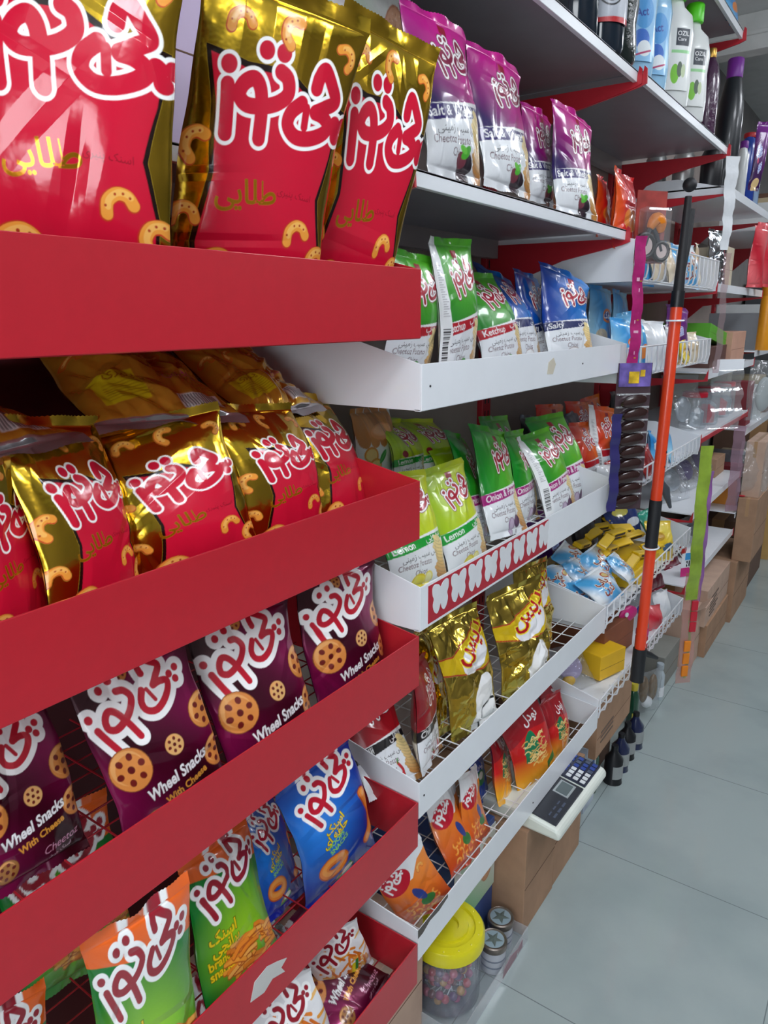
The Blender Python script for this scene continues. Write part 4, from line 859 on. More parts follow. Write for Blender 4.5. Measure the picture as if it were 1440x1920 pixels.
bottle(2.60, .075, SH, [(.050, 0), (.054, .01), (.054, .30), (.050, .37), (.036, .45), (.030, .47)], mat('black_bottle', '1B2026', .35, coat=.3), PC, 'tall black bottle with purple cap', sy=1, ch=.075, cr_=.033, lean=.05, name='tall_bottle')
bottle(2.98, .05, SH, [(.055, 0), (.06, .01), (.06, .24), (.045, .28), (.03, .295)], BLB, RC, 'dark blue bottle with red cap', sy=.7, ch=.02, cr_=.03, name='cleaner_bottle')
bottle(3.14, .04, SH, [(.035, 0), (.04, .01), (.04, .15), (.02, .18)], mat('clear_blue', '9CB8D8', .1, coat=1, alpha=.7), WHT, 'small clear blue bottle right of the dark blue one', sy=.7, name='cleaner_bottle')
bottle(2.86, .05, SH, [(.03, 0), (.035, .01), (.035, .20), (.02, .23)], WB, PC, 'slim white bottle left of the dark blue one', sy=.7, name='cleaner_bottle')
for i, (x, y) in enumerate(((2.40, .31), (2.42, .20), (2.44, .09))):
    e = empty('spray_can', (x, y, SH), ['grey cylinder can at the back behind the white end panel', 'pale grey cylinder can, middle one behind the white end panel', 'dark cylinder can nearest the front behind the white end panel'][i], 'can', 'cans behind the end panel')
    m = (mat('grey_can', '9A9C9C', .35, .5), mat('pale_can', 'B4B6B4', .35, .5), BLACK)[i]; MB().lathe([(.042, 0), (.044, .004), (.044, .14), (.036, .155)], n=28).build('can_body', m, e, smooth=True); MB().lathe([(.034, .155), (.034, .185), (.030, .19)], n=24).build('lid', WHT if i < 2 else BLACK, e, smooth=True)
packet('wipes_packet', 'bluesnack', 2.22, .02, 2.722, .16, .16, -10, 25, 0, 'turquoise packet at the edge of the highest shelf', PK, None, seed=71, nx=50)
packet('wand_packet', 'choc', 2.74, -.03, 2.20, .06, .26, -40, 0, 6, 'thin purple and clear packet hanging in front of the shelf', 'packet', None, seed=72, nx=40, style='flat')

# ------------------------------------------------------------------ baskets: packets and toys
def pk(kind, x, y, z, w, h, yaw, lean, roll, label, group=None, nm='snack_packet', nx=56, style='chips', mname='printed_film', seed=None, **kw):
    return packet(nm, kind, x, y, z, w, h, yaw, lean, roll, label, PK, group, seed=seed if seed is not None else int(x*97+z*31) % 900, nx=nx, style=style, mname=mname, **kw)
e = empty('toy_motorcycle_pack', (1.30, -.012, 1.80), 'toy motorcycle with orange rider in a clear pack hanging in front of the topmost basket', 'toy', rz=math.radians(-35))
MB().box(-.055, .055, .010, .013, 0, .21).build('backing_card', mat('card_red', 'A03A34', .5, var=.4, scale=60), e)
tt = np.linspace(0, 6.283, 22)
for cx, cz, r in ((-.028, .05, .034), (.034, .035, .026)):
    w_ = MB().tube([(cx+r*math.cos(a), -.006, cz+r*math.sin(a)) for a in tt], .007, 8).build('wheel', BLACK, e, smooth=True)
    MB().lathe([(r*.78, -.003), (r*.78, .003)], n=20).build('hub', mat('pink_white_plastic', 'D8C4C0', .4), w_).matrix_local = Matrix.Translation((cx, -.006, cz)) @ Matrix.Rotation(math.pi/2, 4, 'X')
MB().tube(cr([(-.028, -.004, .05), (-.01, -.006, .10), (.01, -.006, .085), (.034, -.004, .035)], 5), .007, 8).build('fork_frame', mat('dark_grey_plastic', '3A3C44', .4), e, smooth=True)
MB().tube(cr([(-.015, -.008, .10), (0, -.012, .125), (.018, -.01, .115), (.025, -.006, .09)], 5), [.010+.012*math.sin(i/15*3.14) for i in range(16)], 10).build('orange_body', mat('orange_plastic', 'E8861E', .35), e, smooth=True)
MB().box(-.05, .05, -.03, .010, 0, .16).build('blister', clear_mat('clear_film', alpha=.18), e, bevel=.01)
pk('sky', 1.52, .085, 1.755, .17, .19, -20, 10, 4, 'pale blue packet leaning in the topmost basket behind the black grips')
pk('white', 1.74, .12, 1.755, .17, .17, -10, 15, -6, 'cloudy white packet in the topmost basket')
pk('pop', 2.05, .055, 1.757, .20, .16, -18, 14, 3, 'pale packet with orange print at the right end of the topmost basket')
for i, x in enumerate((1.30, 1.42, 1.62, 1.88, 2.22)):
    pk('cream', x, .05+.02*(i % 2), 1.757, .12, .12+.01*i, -12+6*i, 10, 0, ['leftmost cream biscuit packet behind the top basket wires', 'cream biscuit packet second from left behind the top basket wires', 'cream biscuit packet near the pole in the top basket', 'cream biscuit packet below the pale printed packet', 'cream biscuit packet at the right wires of the top basket'][i], 'cream biscuit packets', 'biscuit_packet')
pk('silverfoil', 1.95, .24, 1.757, .2, .2, 0, 10, 8, 'crinkled clear silver bag at the back of the topmost basket', style='foil', mname='printed_foil')
for i, (kd, x, y, h, yaw, lb) in enumerate((('sky', 1.36, .05, .17, -22, 'bright pale blue packet at the left end of the second basket'), ('bluesnack', 1.50, .055, .20, -10, 'sky blue packet right of the magenta strip in the second basket'), ('white', 1.70, .05, .17, -15, 'silver white packet beside the orange pole in the second basket'),
        ('white', 1.93, .06, .15, 6, 'white packet right of the pole, second basket'), ('choc', 2.12, .07, .22, -14, 'purple packet with blue-white lettering in the second basket'), ('choc', 1.90, .20, .23, 8, 'dark purple packet behind the pole in the second basket'), ('cream', 2.22, .035, .12, -8, 'cream crisp packet in front of the lettered purple one'), ('yellowfish', 2.05, .03, .09, 10, 'small yellow packet at the wires of the second basket'))):
    pk(kd, x, y, 1.453, .18 if h > .14 else .12, h, yaw, 12, (-1)**i*4, lb, nx=90 if kd == 'choc' else 56)
for i, (kd, x, y, h, lb) in enumerate((('white', 1.28, .05, .10, 'small white packet at the left end of the middle basket'), ('darkred', 1.40, .05, .11, 'small dark red packet left of the pole, middle basket'), ('bluesnack', 1.55, .08, .17, 'blue snack packet left of the pole in the middle basket'), ('darkred', 1.72, .045, .10, 'dark red packet right of the pole, middle basket'), ('bluesnack', 1.88, .06, .14, 'blue packet lying right of the pole, middle basket'), ('sky', 2.06, .05, .12, 'pale blue packet at the right end of the middle basket'), ('maroon', 1.45, .26, .2, 'maroon packet at the back of the middle basket'))):
    pk(kd, x, y, 1.052, .16, h, -12+5*i, 18, (-1)**i*6, lb)
# basket four: popcorn packets, yellow wafer bars, navy and teal bags
PL = ['lying lowest at the side panel corner', 'with big red lettering, nearest the wires', 'lying behind the nearest one', 'on top at the left, upturned corner', 'in the middle of the white and blue heap', 'next to the yellow bars, tilted', 'at the back left under the white tray', 'on top beside the yellow bars', 'farthest right touching the yellow fish packet']
for i, (x, y, z, yw) in enumerate(((1.27, .10, .62, -30), (1.34, .035, .655, -25), (1.40, .14, .66, 10), (1.26, .20, .66, -60), (1.47, .06, .64, 20), (1.54, .12, .665, -20), (1.30, .28, .64, 30), (1.50, .20, .69, -5), (1.62, .05, .64, 15))):
    packet('popcorn_packet', 'pop', x, y, z, .15, .12, yw, 55-5*(i % 3), (-1)**i*12, 'small white and light blue popcorn packet '+PL[i], PK, 'white and blue popcorn packets', seed=[5, 9, 23][i % 3], nx=90, thick=.028)
YEL = mat('yellow_wrapper', 'E0B81A', .3, coat=.5, bump=.25, scale=60)
wb = None
def wafer():
    me = MB().box(-.055, .055, -.02, .02, 0, .022).build('wafer_bar', YEL, bevel=.005)
    MB().box(-.062, -.055, -.019, .019, .009, .012).box(.055, .062, -.019, .019, .009, .012).build('end_fin', YEL, me)
    MB().box(-.035, .035, -.0205, -.0195, .006, .016).build('dark_print', mat('dark_brown_print', '3A2A14', .5), me)
    return me
YP = ['front row, left end', 'front row, second', 'front row, third', 'front row, fourth', 'middle row, left end', 'middle row, second', 'middle row, third', 'middle row, fourth', 'back row, left end', 'back row, second', 'back row, third', 'back row, fourth', 'top layer, left', 'top layer, middle', 'top layer, right', 'lower layer at the wires']
for i in range(16):
    r_, c_ = divmod(i, 4) if i < 12 else (3, i-12)
    x = 1.62+.125*c_-.0*r_; y = .09+.085*r_ if r_ < 3 else .17; z = .66+.045*r_ if r_ < 3 else .77
    if i == 15: x, y, z = 1.74, .04, .615
    o = wafer() if wb is None else copy_tree(wb); wb = wb or o
    o.location = (x+.012*math.sin(i*3), y+.01*math.cos(i*5), z+.006*math.sin(i*7)); o.rotation_euler = (math.radians(12*math.sin(i*2.3)+18), math.radians(8*math.sin(i*4.1)), math.radians(-14+16*math.sin(i*1.7)))
    tag(o, 'yellow wrapped wafer bar, '+YP[i]+' of the yellow heap', 'wafer bar', 'yellow wafer bars')
MB().box(1.60, 2.12, .05, .36, .611, .655).build('lower_wafer_layer', YEL, bevel=.006)
tag(bpy.data.objects['lower_wafer_layer'], 'flat yellow carton under the heap of yellow wafer bars', 'box')
pk('navy', 2.02, .20, .70, .2, .17, -25, 25, 4, 'navy blue bag with a yellow patch behind the yellow bars', nx=90); pk('choc', 1.50, .33, .70, .2, .2, -10, 20, 0, 'dark purple bag behind the yellow bars, under the white tray')
pk('teal', 2.16, .12, .66, .12, .13, 0, 20, 0, 'teal green packet at the right end of the yellow heap'); pk('yellowfish', 2.04, .045, .612, .14, .16, -30, 18, 8, 'glossy yellow packet standing against the wires right of the pole')
# basket five
CF = clear_mat('clear_film')
def clear_bag(x, y, z, w, h, yaw, lean, label, inner=(), name='clear_bag', cat='clear bag', thick=.05, tint=None, roll=0):
    k = ('clear', w, h, thick)
    if k not in FILM:
        film_mesh(('clear%s%s' % (w, h), w, h, thick), Art(1.0, 'FFFFFF', 0, 30), w, h, thick, int(w*900), 44, int(44*h/w), 'foil', 'printed_film'); me, se = FILM[('clear%s%s' % (w, h), w, h, thick)]
        me = me.copy(); me.materials.clear(); me.materials.append(CF); FILM[k] = me
    e = empty(name, (0, 0, 0), label, cat, M=frame(x, y, z, yaw, lean, roll)); o = bpy.data.objects.new('clear_film', FILM[k]); COL.objects.link(o); o.parent = e
    for i, (nm, m, dx, dz, rx, ry, rz_) in enumerate(inner):
        MB().lathe([(.001, -rz_)]+[(math.sin(t)*1.0, -math.cos(t)*rz_) for t in np.linspace(.2, 2.94, 9)]+[(.001, rz_)], n=20, sx=rx, sy=ry).build(nm, m, e, smooth=True).location = (dx, 0, dz)
    return e
LIL = mat('lilac_card', 'A89CC4', .5); YB_ = mat('yellow_box', 'E8B81A', .45); BRC = mat('brown_card', '8A5238', .6); PNK = mat('pink_plastic', 'C8287A', .35); RDP = mat('red_plastic', 'C01830', .3, coat=.4)
clear_bag(1.34, .13, .27, .18, .17, -25, 40, 'clear bag with lilac card and yellow toy in the lowest basket', (('lilac_toy', LIL, 0, .09, .06, .018, .05), ('yellow_toy', YB_, -.03, .04, .03, .016, .02)))
e = carton(1.46, 1.62, .06, .20, .27, .37, 'bright yellow open box with lilac insert in the lowest basket', YB_, 'box', 'yellow_box', tape=False); e.rotation_euler = (0, 0, -.3)
e = carton(1.58, 1.86, .10, .34, .27, .42, 'reddish brown carton under clear film in the lowest basket', BRC, 'box', 'brown_carton', tape=False); e.rotation_euler = (.0, 0, -.12)
bottle(1.80, .035, .268, [(.024, 0), (.026, .01), (.026, .07), (.02, .08)], RDP, PNK, 'small red jar with pink lid beside the pole foot, lowest basket', sy=1, name='jar', cat='jar', cr_=.026, ch=.025)
e = empty('toy_fish', (1.80, .10, .425), 'pink and blue toy fish on top of the lowest basket goods', 'toy', rz=-.4)
MB().lathe([(.001, -.055), (.02, -.045), (.034, -.02), (.036, .01), (.024, .04), (.008, .055)], n=20, sy=.5).build('body', PNK, e, smooth=True).rotation_euler = (0, math.pi/2, 0)
MB().prism_y([(.05, 0), (.085, .03), (.075, 0), (.085, -.03)], -.004, .004).build('tail_fin', mat('blue_plastic', '24408C', .3), e)
MB().lathe([(.010, -.002), (.010, .002)], n=16).build('eye', WHT, e).matrix_local = Matrix.Translation((-.03, -.019, .008)) @ Matrix.Rotation(math.pi/2, 4, 'X')
pk('candyred', 2.08, .05, .268, .10, .10, -20, 12, 0, 'bright red-pink packet behind the right wires of the lowest basket'); pk('white', 2.22, .05, .268, .12, .12, -10, 12, 0, 'white packet at the right end of the lowest basket')
pk('maroon', 2.10, .08, .44, .2, .14, -14, 30, 0, 'maroon packet on top of the lowest basket under the wires'); clear_bag(2.05, .12, .38, .22, .16, -10, 50, 'glossy clear bag under the maroon packet', (('grey_toy', mat('grey_plastic', '5A5E66', .4), 0, .08, .07, .02, .04),))

DARKP = ARTS['darkfilm'] = art_plain('141318', '2A2830'); 
for i, (x, y, z, h, lb) in enumerate(((1.30, .30, 1.052, .24, 'black wrapped packet at the back left of the middle basket'), (1.60, .30, 1.052, .22, 'black wrapped packet at the back of the middle basket, behind the pole'), (2.12, .28, 1.052, .26, 'black wrapped packet at the back right of the middle basket'), (1.80, .28, .612, .30, 'black wrapped packet at the back of the heaped basket'), (2.20, .30, .612, .28, 'black wrapped packet at the back right of the heaped basket'), (1.25, .3, 1.455, .24, 'black wrapped packet at the back left of the second basket'), (1.60, .3, 1.455, .25, 'black wrapped packet at the back of the second basket'))):
    pk('darkfilm', x, y, z, .24, h, -5+4*i, 12, (-1)**i*5, lb, 'black wrapped packets', thick=.05)

# ------------------------------------------------------------------ hanging strips
def strip(x, y, z0, z1, w, m, label, yaw=-45, cat='hanging strip', name='hanging_strip', bits=(), wob=.004, th=.0015, w2=None):
    e = empty(name, (x, y, z0), label, cat, rz=math.radians(yaw)); n = 24; vs = []; fs = []; H = z1-z0; w2 = w2 or w
    for i in range(n+1):
        t = i/n; ww = (w*(1-t)+w2*t)/2*(1+.03*math.sin(i*1.1)); o_ = wob*math.sin(i*.9); s_ = wob*.8*math.sin(i*.25)
        for dx in (-ww, ww):
            for dy in (-th/2, th/2): vs.append((dx+s_, o_+dy+.002*math.sin(i*2+dx*90), t*H))
    for i in range(n):
        q = i*4; fs += [(q, q+2, q+6, q+4), (q+3, q+1, q+5, q+7), (q+1, q, q+4, q+5), (q+2, q+3, q+7, q+6)]
    fs += [(0, 1, 3, 2), (n*4, n*4+2, n*4+3, n*4+1)]
    MB().add(vs, fs).build('film_strip', m, e, smooth=True)
    for nm, mm, bx, bz, bw, bh, bt in bits: MB().box(bx-bw/2, bx+bw/2, -bt-.001, -.001, bz-bh/2, bz+bh/2).build(nm, mm, e, bevel=min(bw, bh, bt)*.3)
    return e
COC = mat('chocolate_brown', '2E1614', .22, coat=.8, bump=.5, scale=50); MAG = mat('magenta_film', 'A8206A', .3, coat=.5, var=.25, scale=120, bump=.2)
GLT = mat('gilt', 'C8A040', .3, .6)
e = strip(1.13, -.035, 1.485, 1.865, .034, MAG, 'magenta ribbon strip of sweets hanging between the white tray and the baskets', bits=[('pale_print', mat('pale_pink_print', 'D8A8C0', .5), .003*(-1)**i, .05+.03*i, .003+.006*(i % 3), .010, .0006) for i in range(10)]+[('gilt_print', GLT, .006*(-1)**i, .035+.055*i, .006, .004, .0006) for i in range(6)])
e = empty('chocolate_coin_strip', (1.135, -.045, 1.05), 'clear hanging strip of chocolate coins with a coloured header card', 'hanging strip', rz=math.radians(-48))
MB().box(-.055, .055, .004, .006, 0, .455).build('backing_film', mat('dark_film', '4A3A40', .15, coat=1, bump=.3, scale=20), e)
for i in range(9):
    MB().lathe([(.020, -.012), (.038, -.008), (.043, 0), (.038, .008), (.020, .012)], n=22, sy=.42).build('chocolate_coin', COC, e, smooth=True).matrix_local = Matrix.Translation((.004*math.sin(i*2), -.010, .03+.039*i)) @ Matrix.Rotation(-.25, 4, 'Y') @ Matrix.Rotation(math.pi/2, 4, 'X')
    MB().box(-.052, .052, -.004, .003, .0475+.039*i, .0525+.039*i).build('heat_seal', clear_mat('seal_film', alpha=.45, bump=1.0, scale=80), e)
MB().box(-.05, .05, -.002, .003, .385, .455).build('header_card', mat('header_violet', '6A5AA0', .4, var=.6, scale=90), e)
MB().box(-.020, .012, -.004, -.002, .395, .43).box(.015, .03, -.004, -.002, .415, .435).build('header_picture', mat('header_yellow', 'D8B02A', .4, var=.5, scale=120), e)
e = strip(1.05, -.03, 1.06, 1.36, .03, mat('violet_film', '2E2A66', .3, coat=.5), 'dark violet narrow packet edge left of the chocolate coin strip')
strip(2.24, -.035, 1.90, 2.25, .035, mat('white_glossy_film', 'E4E8EC', .15, coat=1, bump=.5), 'white glossy strip hanging at the end of the baskets', w2=.06)
strip(2.34, -.035, 1.40, 1.895, .030, clear_mat('pinkish_clear', (.75, .6, .62), .3), 'thin pinkish clear strip hanging below the white one')
strip(2.02, -.10, .46, 1.13, .055, mat('yellow_green_film', '8CA83A', .3, coat=.5, var=.5, scale=30, bump=.3), 'yellow-green sweet ribbon hanging right of the pole')
strip(2.06, -.115, .44, 1.02, .03, mat('violet_pink_film', '8A5A98', .3, coat=.5, var=.4, scale=30), 'thin violet sweet ribbon beside the yellow-green one')
strip(2.03, -.10, .06, .58, .07, clear_mat('rosy_clear', (.78, .50, .45), .5), 'rosy clear bag strip hanging down towards the floor', bits=[('orange_sweet', mat('orange_plastic', 'E8861E', .35), .0, .06+.06*i, .03, .05, .008) for i in range(3)]+[('red_sweet', RDP, .015, .27+.05*i, .03, .045, .008) for i in range(3)])
MB().tube([(0, 0, .51), (-.069, .069, .632)], .0015, 6).build('hang_thread', WHT, bpy.data.objects['hanging_strip.006'])
strip(2.06, -.10, .07, .47, .012, GC, 'green twist tie ribbon dangling near the floor')
strip(3.05, -.05, .62, 1.08, .07, clear_mat('pink_tint_clear', (.6, .4, .5), .5), 'dusky pink film hanging in front of the far cardboard boxes')
strip(2.62, -.04, 1.12, 1.44, .16, clear_mat('clear_film'), 'large clear empty bag hanging with a white header', bits=[('header', WHT, 0, .30, .14, .05, .002)], wob=.01)

# ------------------------------------------------------------------ orange pole
ORG = mat('orange_pole_paint', 'E8451E', .35, coat=.3, var=.03); GR = mat('black_rubber', '1C1D21', .55)
e = empty('telescopic_pole', (0, 0, 0), 'orange telescopic pole with black grips and foot leaning on the baskets', 'pole')
top = Vector((1.495, -.062, 2.045)); bot = Vector((1.405, -.062, .335)); ax = (bot-top)
def pp(t, dx=0.0, dy=0.0): return tuple(top+ax*t+Vector((dx, dy, 0)))
MB().tube([pp(.215), pp(.60)], .019, 20).tube([pp(.70), pp(.925)], .019, 20).build('orange_tube', ORG, e, smooth=True)
MB().tube([pp(.60), pp(.70)], .0215, 20).build('black_collar', GR, e, smooth=True)
MB().tube([pp(.02), pp(.19)], [.011, .0175], 16).build('grip', GR, e, smooth=True)
MB().lathe([(.001, -.022)]+[(.022*math.sin(t), -.022*math.cos(t)) for t in np.linspace(.3, 2.84, 8)]+[(.001, .022)], n=20).build('ball_end', GR, e, smooth=True).location = pp(.0)
MB().tube([pp(.04, .05), pp(.10, .035), pp(.16, .012)], [.013, .016, .012], 14).build('second_grip', GR, e, smooth=True)
MB().tube([pp(.19), pp(.22)], .021, 16).build('clamp', BLACK, e, smooth=True)
MB().tube([pp(.925), pp(1.0)], .024, 18).build('foot', GR, e, smooth=True)
MB().tube([pp(.93), pp(.95, .06, -.02), pp(.975, .14, -.03)], [.010, .012, .007], 10).build('foot_lever', GR, e, smooth=True)
MB().tube([pp(.555), pp(.585, .07, -.01), pp(.63, .13, -.02)], [.010, .016, .006], 10).build('side_lever', mat('dark_grey_metal', '50545C', .4, .3), e, smooth=True)
for t in (.245, .70): MB().tube([tuple(Vector(pp(t))+Vector((.034*math.cos(a), .026*math.sin(a), 0))) for a in np.linspace(0, 6.283, 18)], .0032, 6).build('ring', WHT, e, smooth=True)
for t in (.50, .53): MB().tube([pp(t, -.004, -.0195), pp(t, -.004, -.0185)], .004, 10).build('button_hole', BLACK, e)
MB().tube([pp(.23, .04, .01), pp(.5, .045, .006), pp(.72, .03, .0), pp(.92, .035, 0)], .0018, 6).build('cord', BLACK, e)

# ------------------------------------------------------------------ plain shelves (bay four) and beyond
pk('silverfoil', 2.68, .07, 1.778, .16, .24, -20, 8, 4, 'silver foil packet standing on the plain shelf beyond the top basket', nm='foil_packet', style='foil', mname='printed_foil', nx=80)
carton(2.80, 2.96, .06, .30, 1.7715, 1.96, 'cream carton right of the silver foil packet', mat('cream_card', 'C9BFA8', .6), 'box', 'carton_box', tape=False)
pk('candyred', 3.05, -.03, 1.79, .13, .26, -25, 0, 0, 'red candy bag hanging over the plain shelf, left one', nx=60); pk('candyred', 3.22, -.03, 1.80, .14, .28, -30, 0, 3, 'red and yellow candy bag hanging over the plain shelf, right one', nx=60)
bottle(2.74, .2, 1.7715, [(.06, 0), (.075, .04), (.06, .10), (.03, .12)], mat('olive_foil', '8A7A3A', .3, .5), GLT, 'olive gold round package behind the silver foil', sy=1, name='round_tin', cat='tin', cr_=.03, ch=.02)
carton(2.62, 2.98, .05, .40, 1.4005, 1.50, 'brown chocolate carton under the green box', mat('choco_card', '5A3A34', .5), 'box', 'carton_box', tape=False)
carton(3.00, 3.36, .03, .36, 1.4005, 1.56, 'pinkish cream carton on the shelf beyond the second basket', mat('pink_card', 'C89A84', .5), 'box', 'carton_box', tape=False)
e = carton(2.60, 3.05, .06, .36, 1.512, 1.58, 'bright green flat box lying tilted on the brown carton', mat('green_card', '5AA82A', .45), 'box', 'carton_box', tape=False); e.rotation_euler = (0, .13, 0)
TC = clear_mat('tub_plastic', (.8, .86, .9), .35, bump=.5, scale=30)
for i, (x, y) in enumerate(((2.62, .10), (2.78, .08), (2.95, .11), (3.12, .09), (3.30, .10))):
    e = empty('clear_tub', (x, y, 1.1145), 'clear tub with red lid band, '+['leftmost on the red-striped shelf', 'second on the red-striped shelf', 'middle of five on the red-striped shelf', 'fourth on the red-striped shelf', 'rightmost on the red-striped shelf'][i], 'tub', 'clear tubs with red bands')
    MB().lathe([(.055, 0), (.062, .01), (.062, .12), (.055, .15)], n=26).build('tub_body', TC, e, smooth=True); MB().lathe([(.058, .15), (.058, .17), (.05, .175)], n=26).build('lid', [RDP, TC][i % 2], e, smooth=True)
    MB().lathe([(.0, .01), (.045, .012), (.048, .08), (.02, .10)], n=18).build('contents', [mat('silver_sweets', 'A8B0B8', .3, .5, bump=1, scale=60), RDP][i % 2], e, smooth=True)
clear_bag(2.46, .10, 1.12, .22, .26, -30, 10, 'crinkled clear bag with silver pieces at the left of the red-striped shelf', (('silver_piece', mat('silver_sweets', 'A8B0B8'), 0, .1, .05, .02, .06),))
carton(3.36, 3.50, .10, .40, 1.1145, 1.34, 'cream carton at the right end of the red-striped shelf', mat('cream_card', 'C9BFA8'), 'box', 'carton_box', tape=False)
VIO = mat('violet_cloth', '4A3A6A', .6, bump=.8, scale=40)
for i, (x, lb) in enumerate(((2.55, 'clear bag with silver pieces, left on the shelf above the boxes'), (2.85, 'clear bag with violet toys, middle of the shelf above the boxes'), (3.15, 'clear bag with violet toys beside the brown box'))):
    clear_bag(x, .12, .757, .24, .22, -20+10*i, 25, lb, (('violet_toy', VIO if i else mat('silver_sweets', 'A8B0B8'), 0, .11, .07, .03, .06),))
carton(3.22, 3.46, .08, .36, .7545, .86, 'small grey-brown box on the shelf above the cartons', CARD, 'box', 'carton_box', tape=False)
pk('maroon', 2.60, .12, .402, .16, .15, -15, 25, 0, 'maroon packet on the low shelf above the boxes, left one'); pk('darkred', 2.86, .12, .402, .18, .16, 10, 25, 0, 'dark red packet on the low shelf above the boxes'); clear_bag(3.10, .10, .402, .22, .16, -10, 35, 'clear bag of grey pieces on the low shelf', (('grey_toy', mat('grey_plastic', '5A5E66', .4), 0, .08, .06, .02, .04),))
e = empty('hang_tag_card', (2.50, .02, .40), 'white, pink and blue tag card at the edge of the low shelf', 'tag card', rz=-.6)
MB().box(-.05, .05, -.001, .001, 0, .12).build('card', WHT, e); MB().box(-.05, .05, -.002, -.001, 0, .045).build('pink_band', PNK, e); MB().box(-.03, .05, -.002, -.001, .085, .12).build('blue_band', mat('sky_band', '3A9AD8', .4), e)
for k in range(5): MB().box(-.02+.014*k, -.013+.014*k, -.002, -.001, .05, .08).build('bar_mark', BLACK, e)
BX = 'cardboard boxes on the floor past the baskets'
carton(2.695, 2.873, 0.004, 0.361, -0.19, 0.1448, 'tall narrow open cardboard box nearest the ribbons', CARD2, group=BX, flap=.05)
carton(2.885, 3.454, -0.03, 0.417, -0.19, -0.0003, 'cardboard box on the floor below a printed one', CARD, group=BX)
e = carton(2.851, 3.454, -0.019, 0.394, 0.0003, 0.2118, 'cardboard box with printed dark text, second layer under the low shelf', CARD2, group=BX)
for k in range(6): MB().box(-.2, -.2+.12+.04*(k % 3), -.2085, -.2065, .03+.02*k, .04+.02*k).build('printed_line', mat('print_grey', '6A5A50', .8), e)
carton(3.476, 4.012, -0.052, 0.417, -0.19, 0.2006, 'large cardboard box at the base of the far stack', CARD, group=BX); carton(3.521, 3.989, -0.115, -0.01, 0.2012, 0.5912, 'slim cardboard box standing in the far stack, middle', CARD, group=BX); carton(3.565, 3.989, -0.11, -0.01, 0.5918, 0.926, 'slim cardboard box on top of the far stack', CARD2, group=BX)
carton(4.146, 4.704, -0.03, 0.417, -0.19, 0.2787, 'dark brown cardboard box beyond the far stack', mat('dark_card', '6A5244', .9), group=BX)
for k, (x, m) in enumerate(((2.93, RDP), (3.0, RDP))): MB().lathe([(.012, -.004), (.02, 0), (.012, .004)], n=16).build('red_cap', m).location = (3.56, (-.02, -.02)[k], (.2055, .5965)[k])
tag(bpy.data.objects['red_cap'], 'small red plastic cap on the lower far box', 'cap'); tag(bpy.data.objects['red_cap.001'], 'small red plastic cap on the upper far box', 'cap')
e = empty('orange_tube', (3.62, -.02, 1.448), 'orange yellow upright tube at the right edge of the photo', 'tube'); MB().lathe([(.035, 0), (.037, .004), (.037, .36), (.03, .37)], n=26).build('tube_body', mat('orange_yellow_card', 'E89A1E', .4), e, smooth=True); MB().lathe([(.038, .30), (.038, .36), (.034, .365)], n=26).build('lid', mat('orange_yellow_lid', 'D88A18', .4), e, smooth=True)
FB = [('white_carton', 'D0D4D4'), ('orange', 'D88A2A'), ('brown', '6A4A3A'), ('grey', '8A9096'), ('blue', '3A4A7A'), ('cream', 'B8A888'), ('red', '8A2A34'), ('green', '4A7A4A')]
FL = ['topmost shelf', 'shelf with the orange tube', 'middle shelf', 'lowest shelf']; CN = dict(white_carton='white', orange='orange', brown='brown', grey='grey', blue='blue', cream='cream', red='dull red', green='dull green')
for lv, zt in enumerate((2.096, 1.446, .996, .496)):
    for j in range(5):
        nm, hx = FB[(lv*3+j*5) % 8]; x = 3.70+j*.19; h = .16+.05*((lv+j) % 3)
        carton(x, x+.15, .03+.02*(j % 2), .3, zt, zt+h, '%s carton, %s in the row on the far %s' % (CN[nm], ['first', 'second', 'third', 'fourth', 'fifth'][j], FL[lv]), mat('far_'+nm, hx, .5), 'box', 'carton_box', tape=False)
clear_bag(3.60, -.06, .62, .2, .3, -50, 0, 'clear crinkled bag hanging at the right edge of the photo', (('white_piece', WHT, 0, .15, .04, .02, .08),)); clear_bag(3.60, -.06, 1.05, .2, .34, -50, 0, 'clear bag of pale pieces hanging at the right edge, upper one', (('pale_piece', mat('pale_grey', 'A8B0B0', .5), 0, .15, .05, .02, .1),))
carton(4.927, 5.206, -0.052, 0.193, -0.19, 0.3903, 'white and orange box past the last shelf on the floor', mat('orange_white', 'C8A060', .5), 'box', 'carton_box', tape=False); carton(5.429, 6.043, -0.141, 0.528, -0.19, 0.8144, 'dark brown carton stack at the end of the aisle', mat('dark_card', '6A5244'), 'cardboard box'); carton(6.154, 7.27, -0.476, 0.528, -0.19, 1.9304, 'dark grey cabinet at the end of the aisle', mat('far_dark', '4A4E52', .6), 'cabinet', 'cabinet', tape=False)
bottle(5.284, -0.097, -.19, [(.03, 0), (.035, .01), (.035, .13), (.014, .18)], mat('clear_blue', '9CB8D8'), BLACK, 'small clear bottle on the floor at the end of the aisle', sy=1)

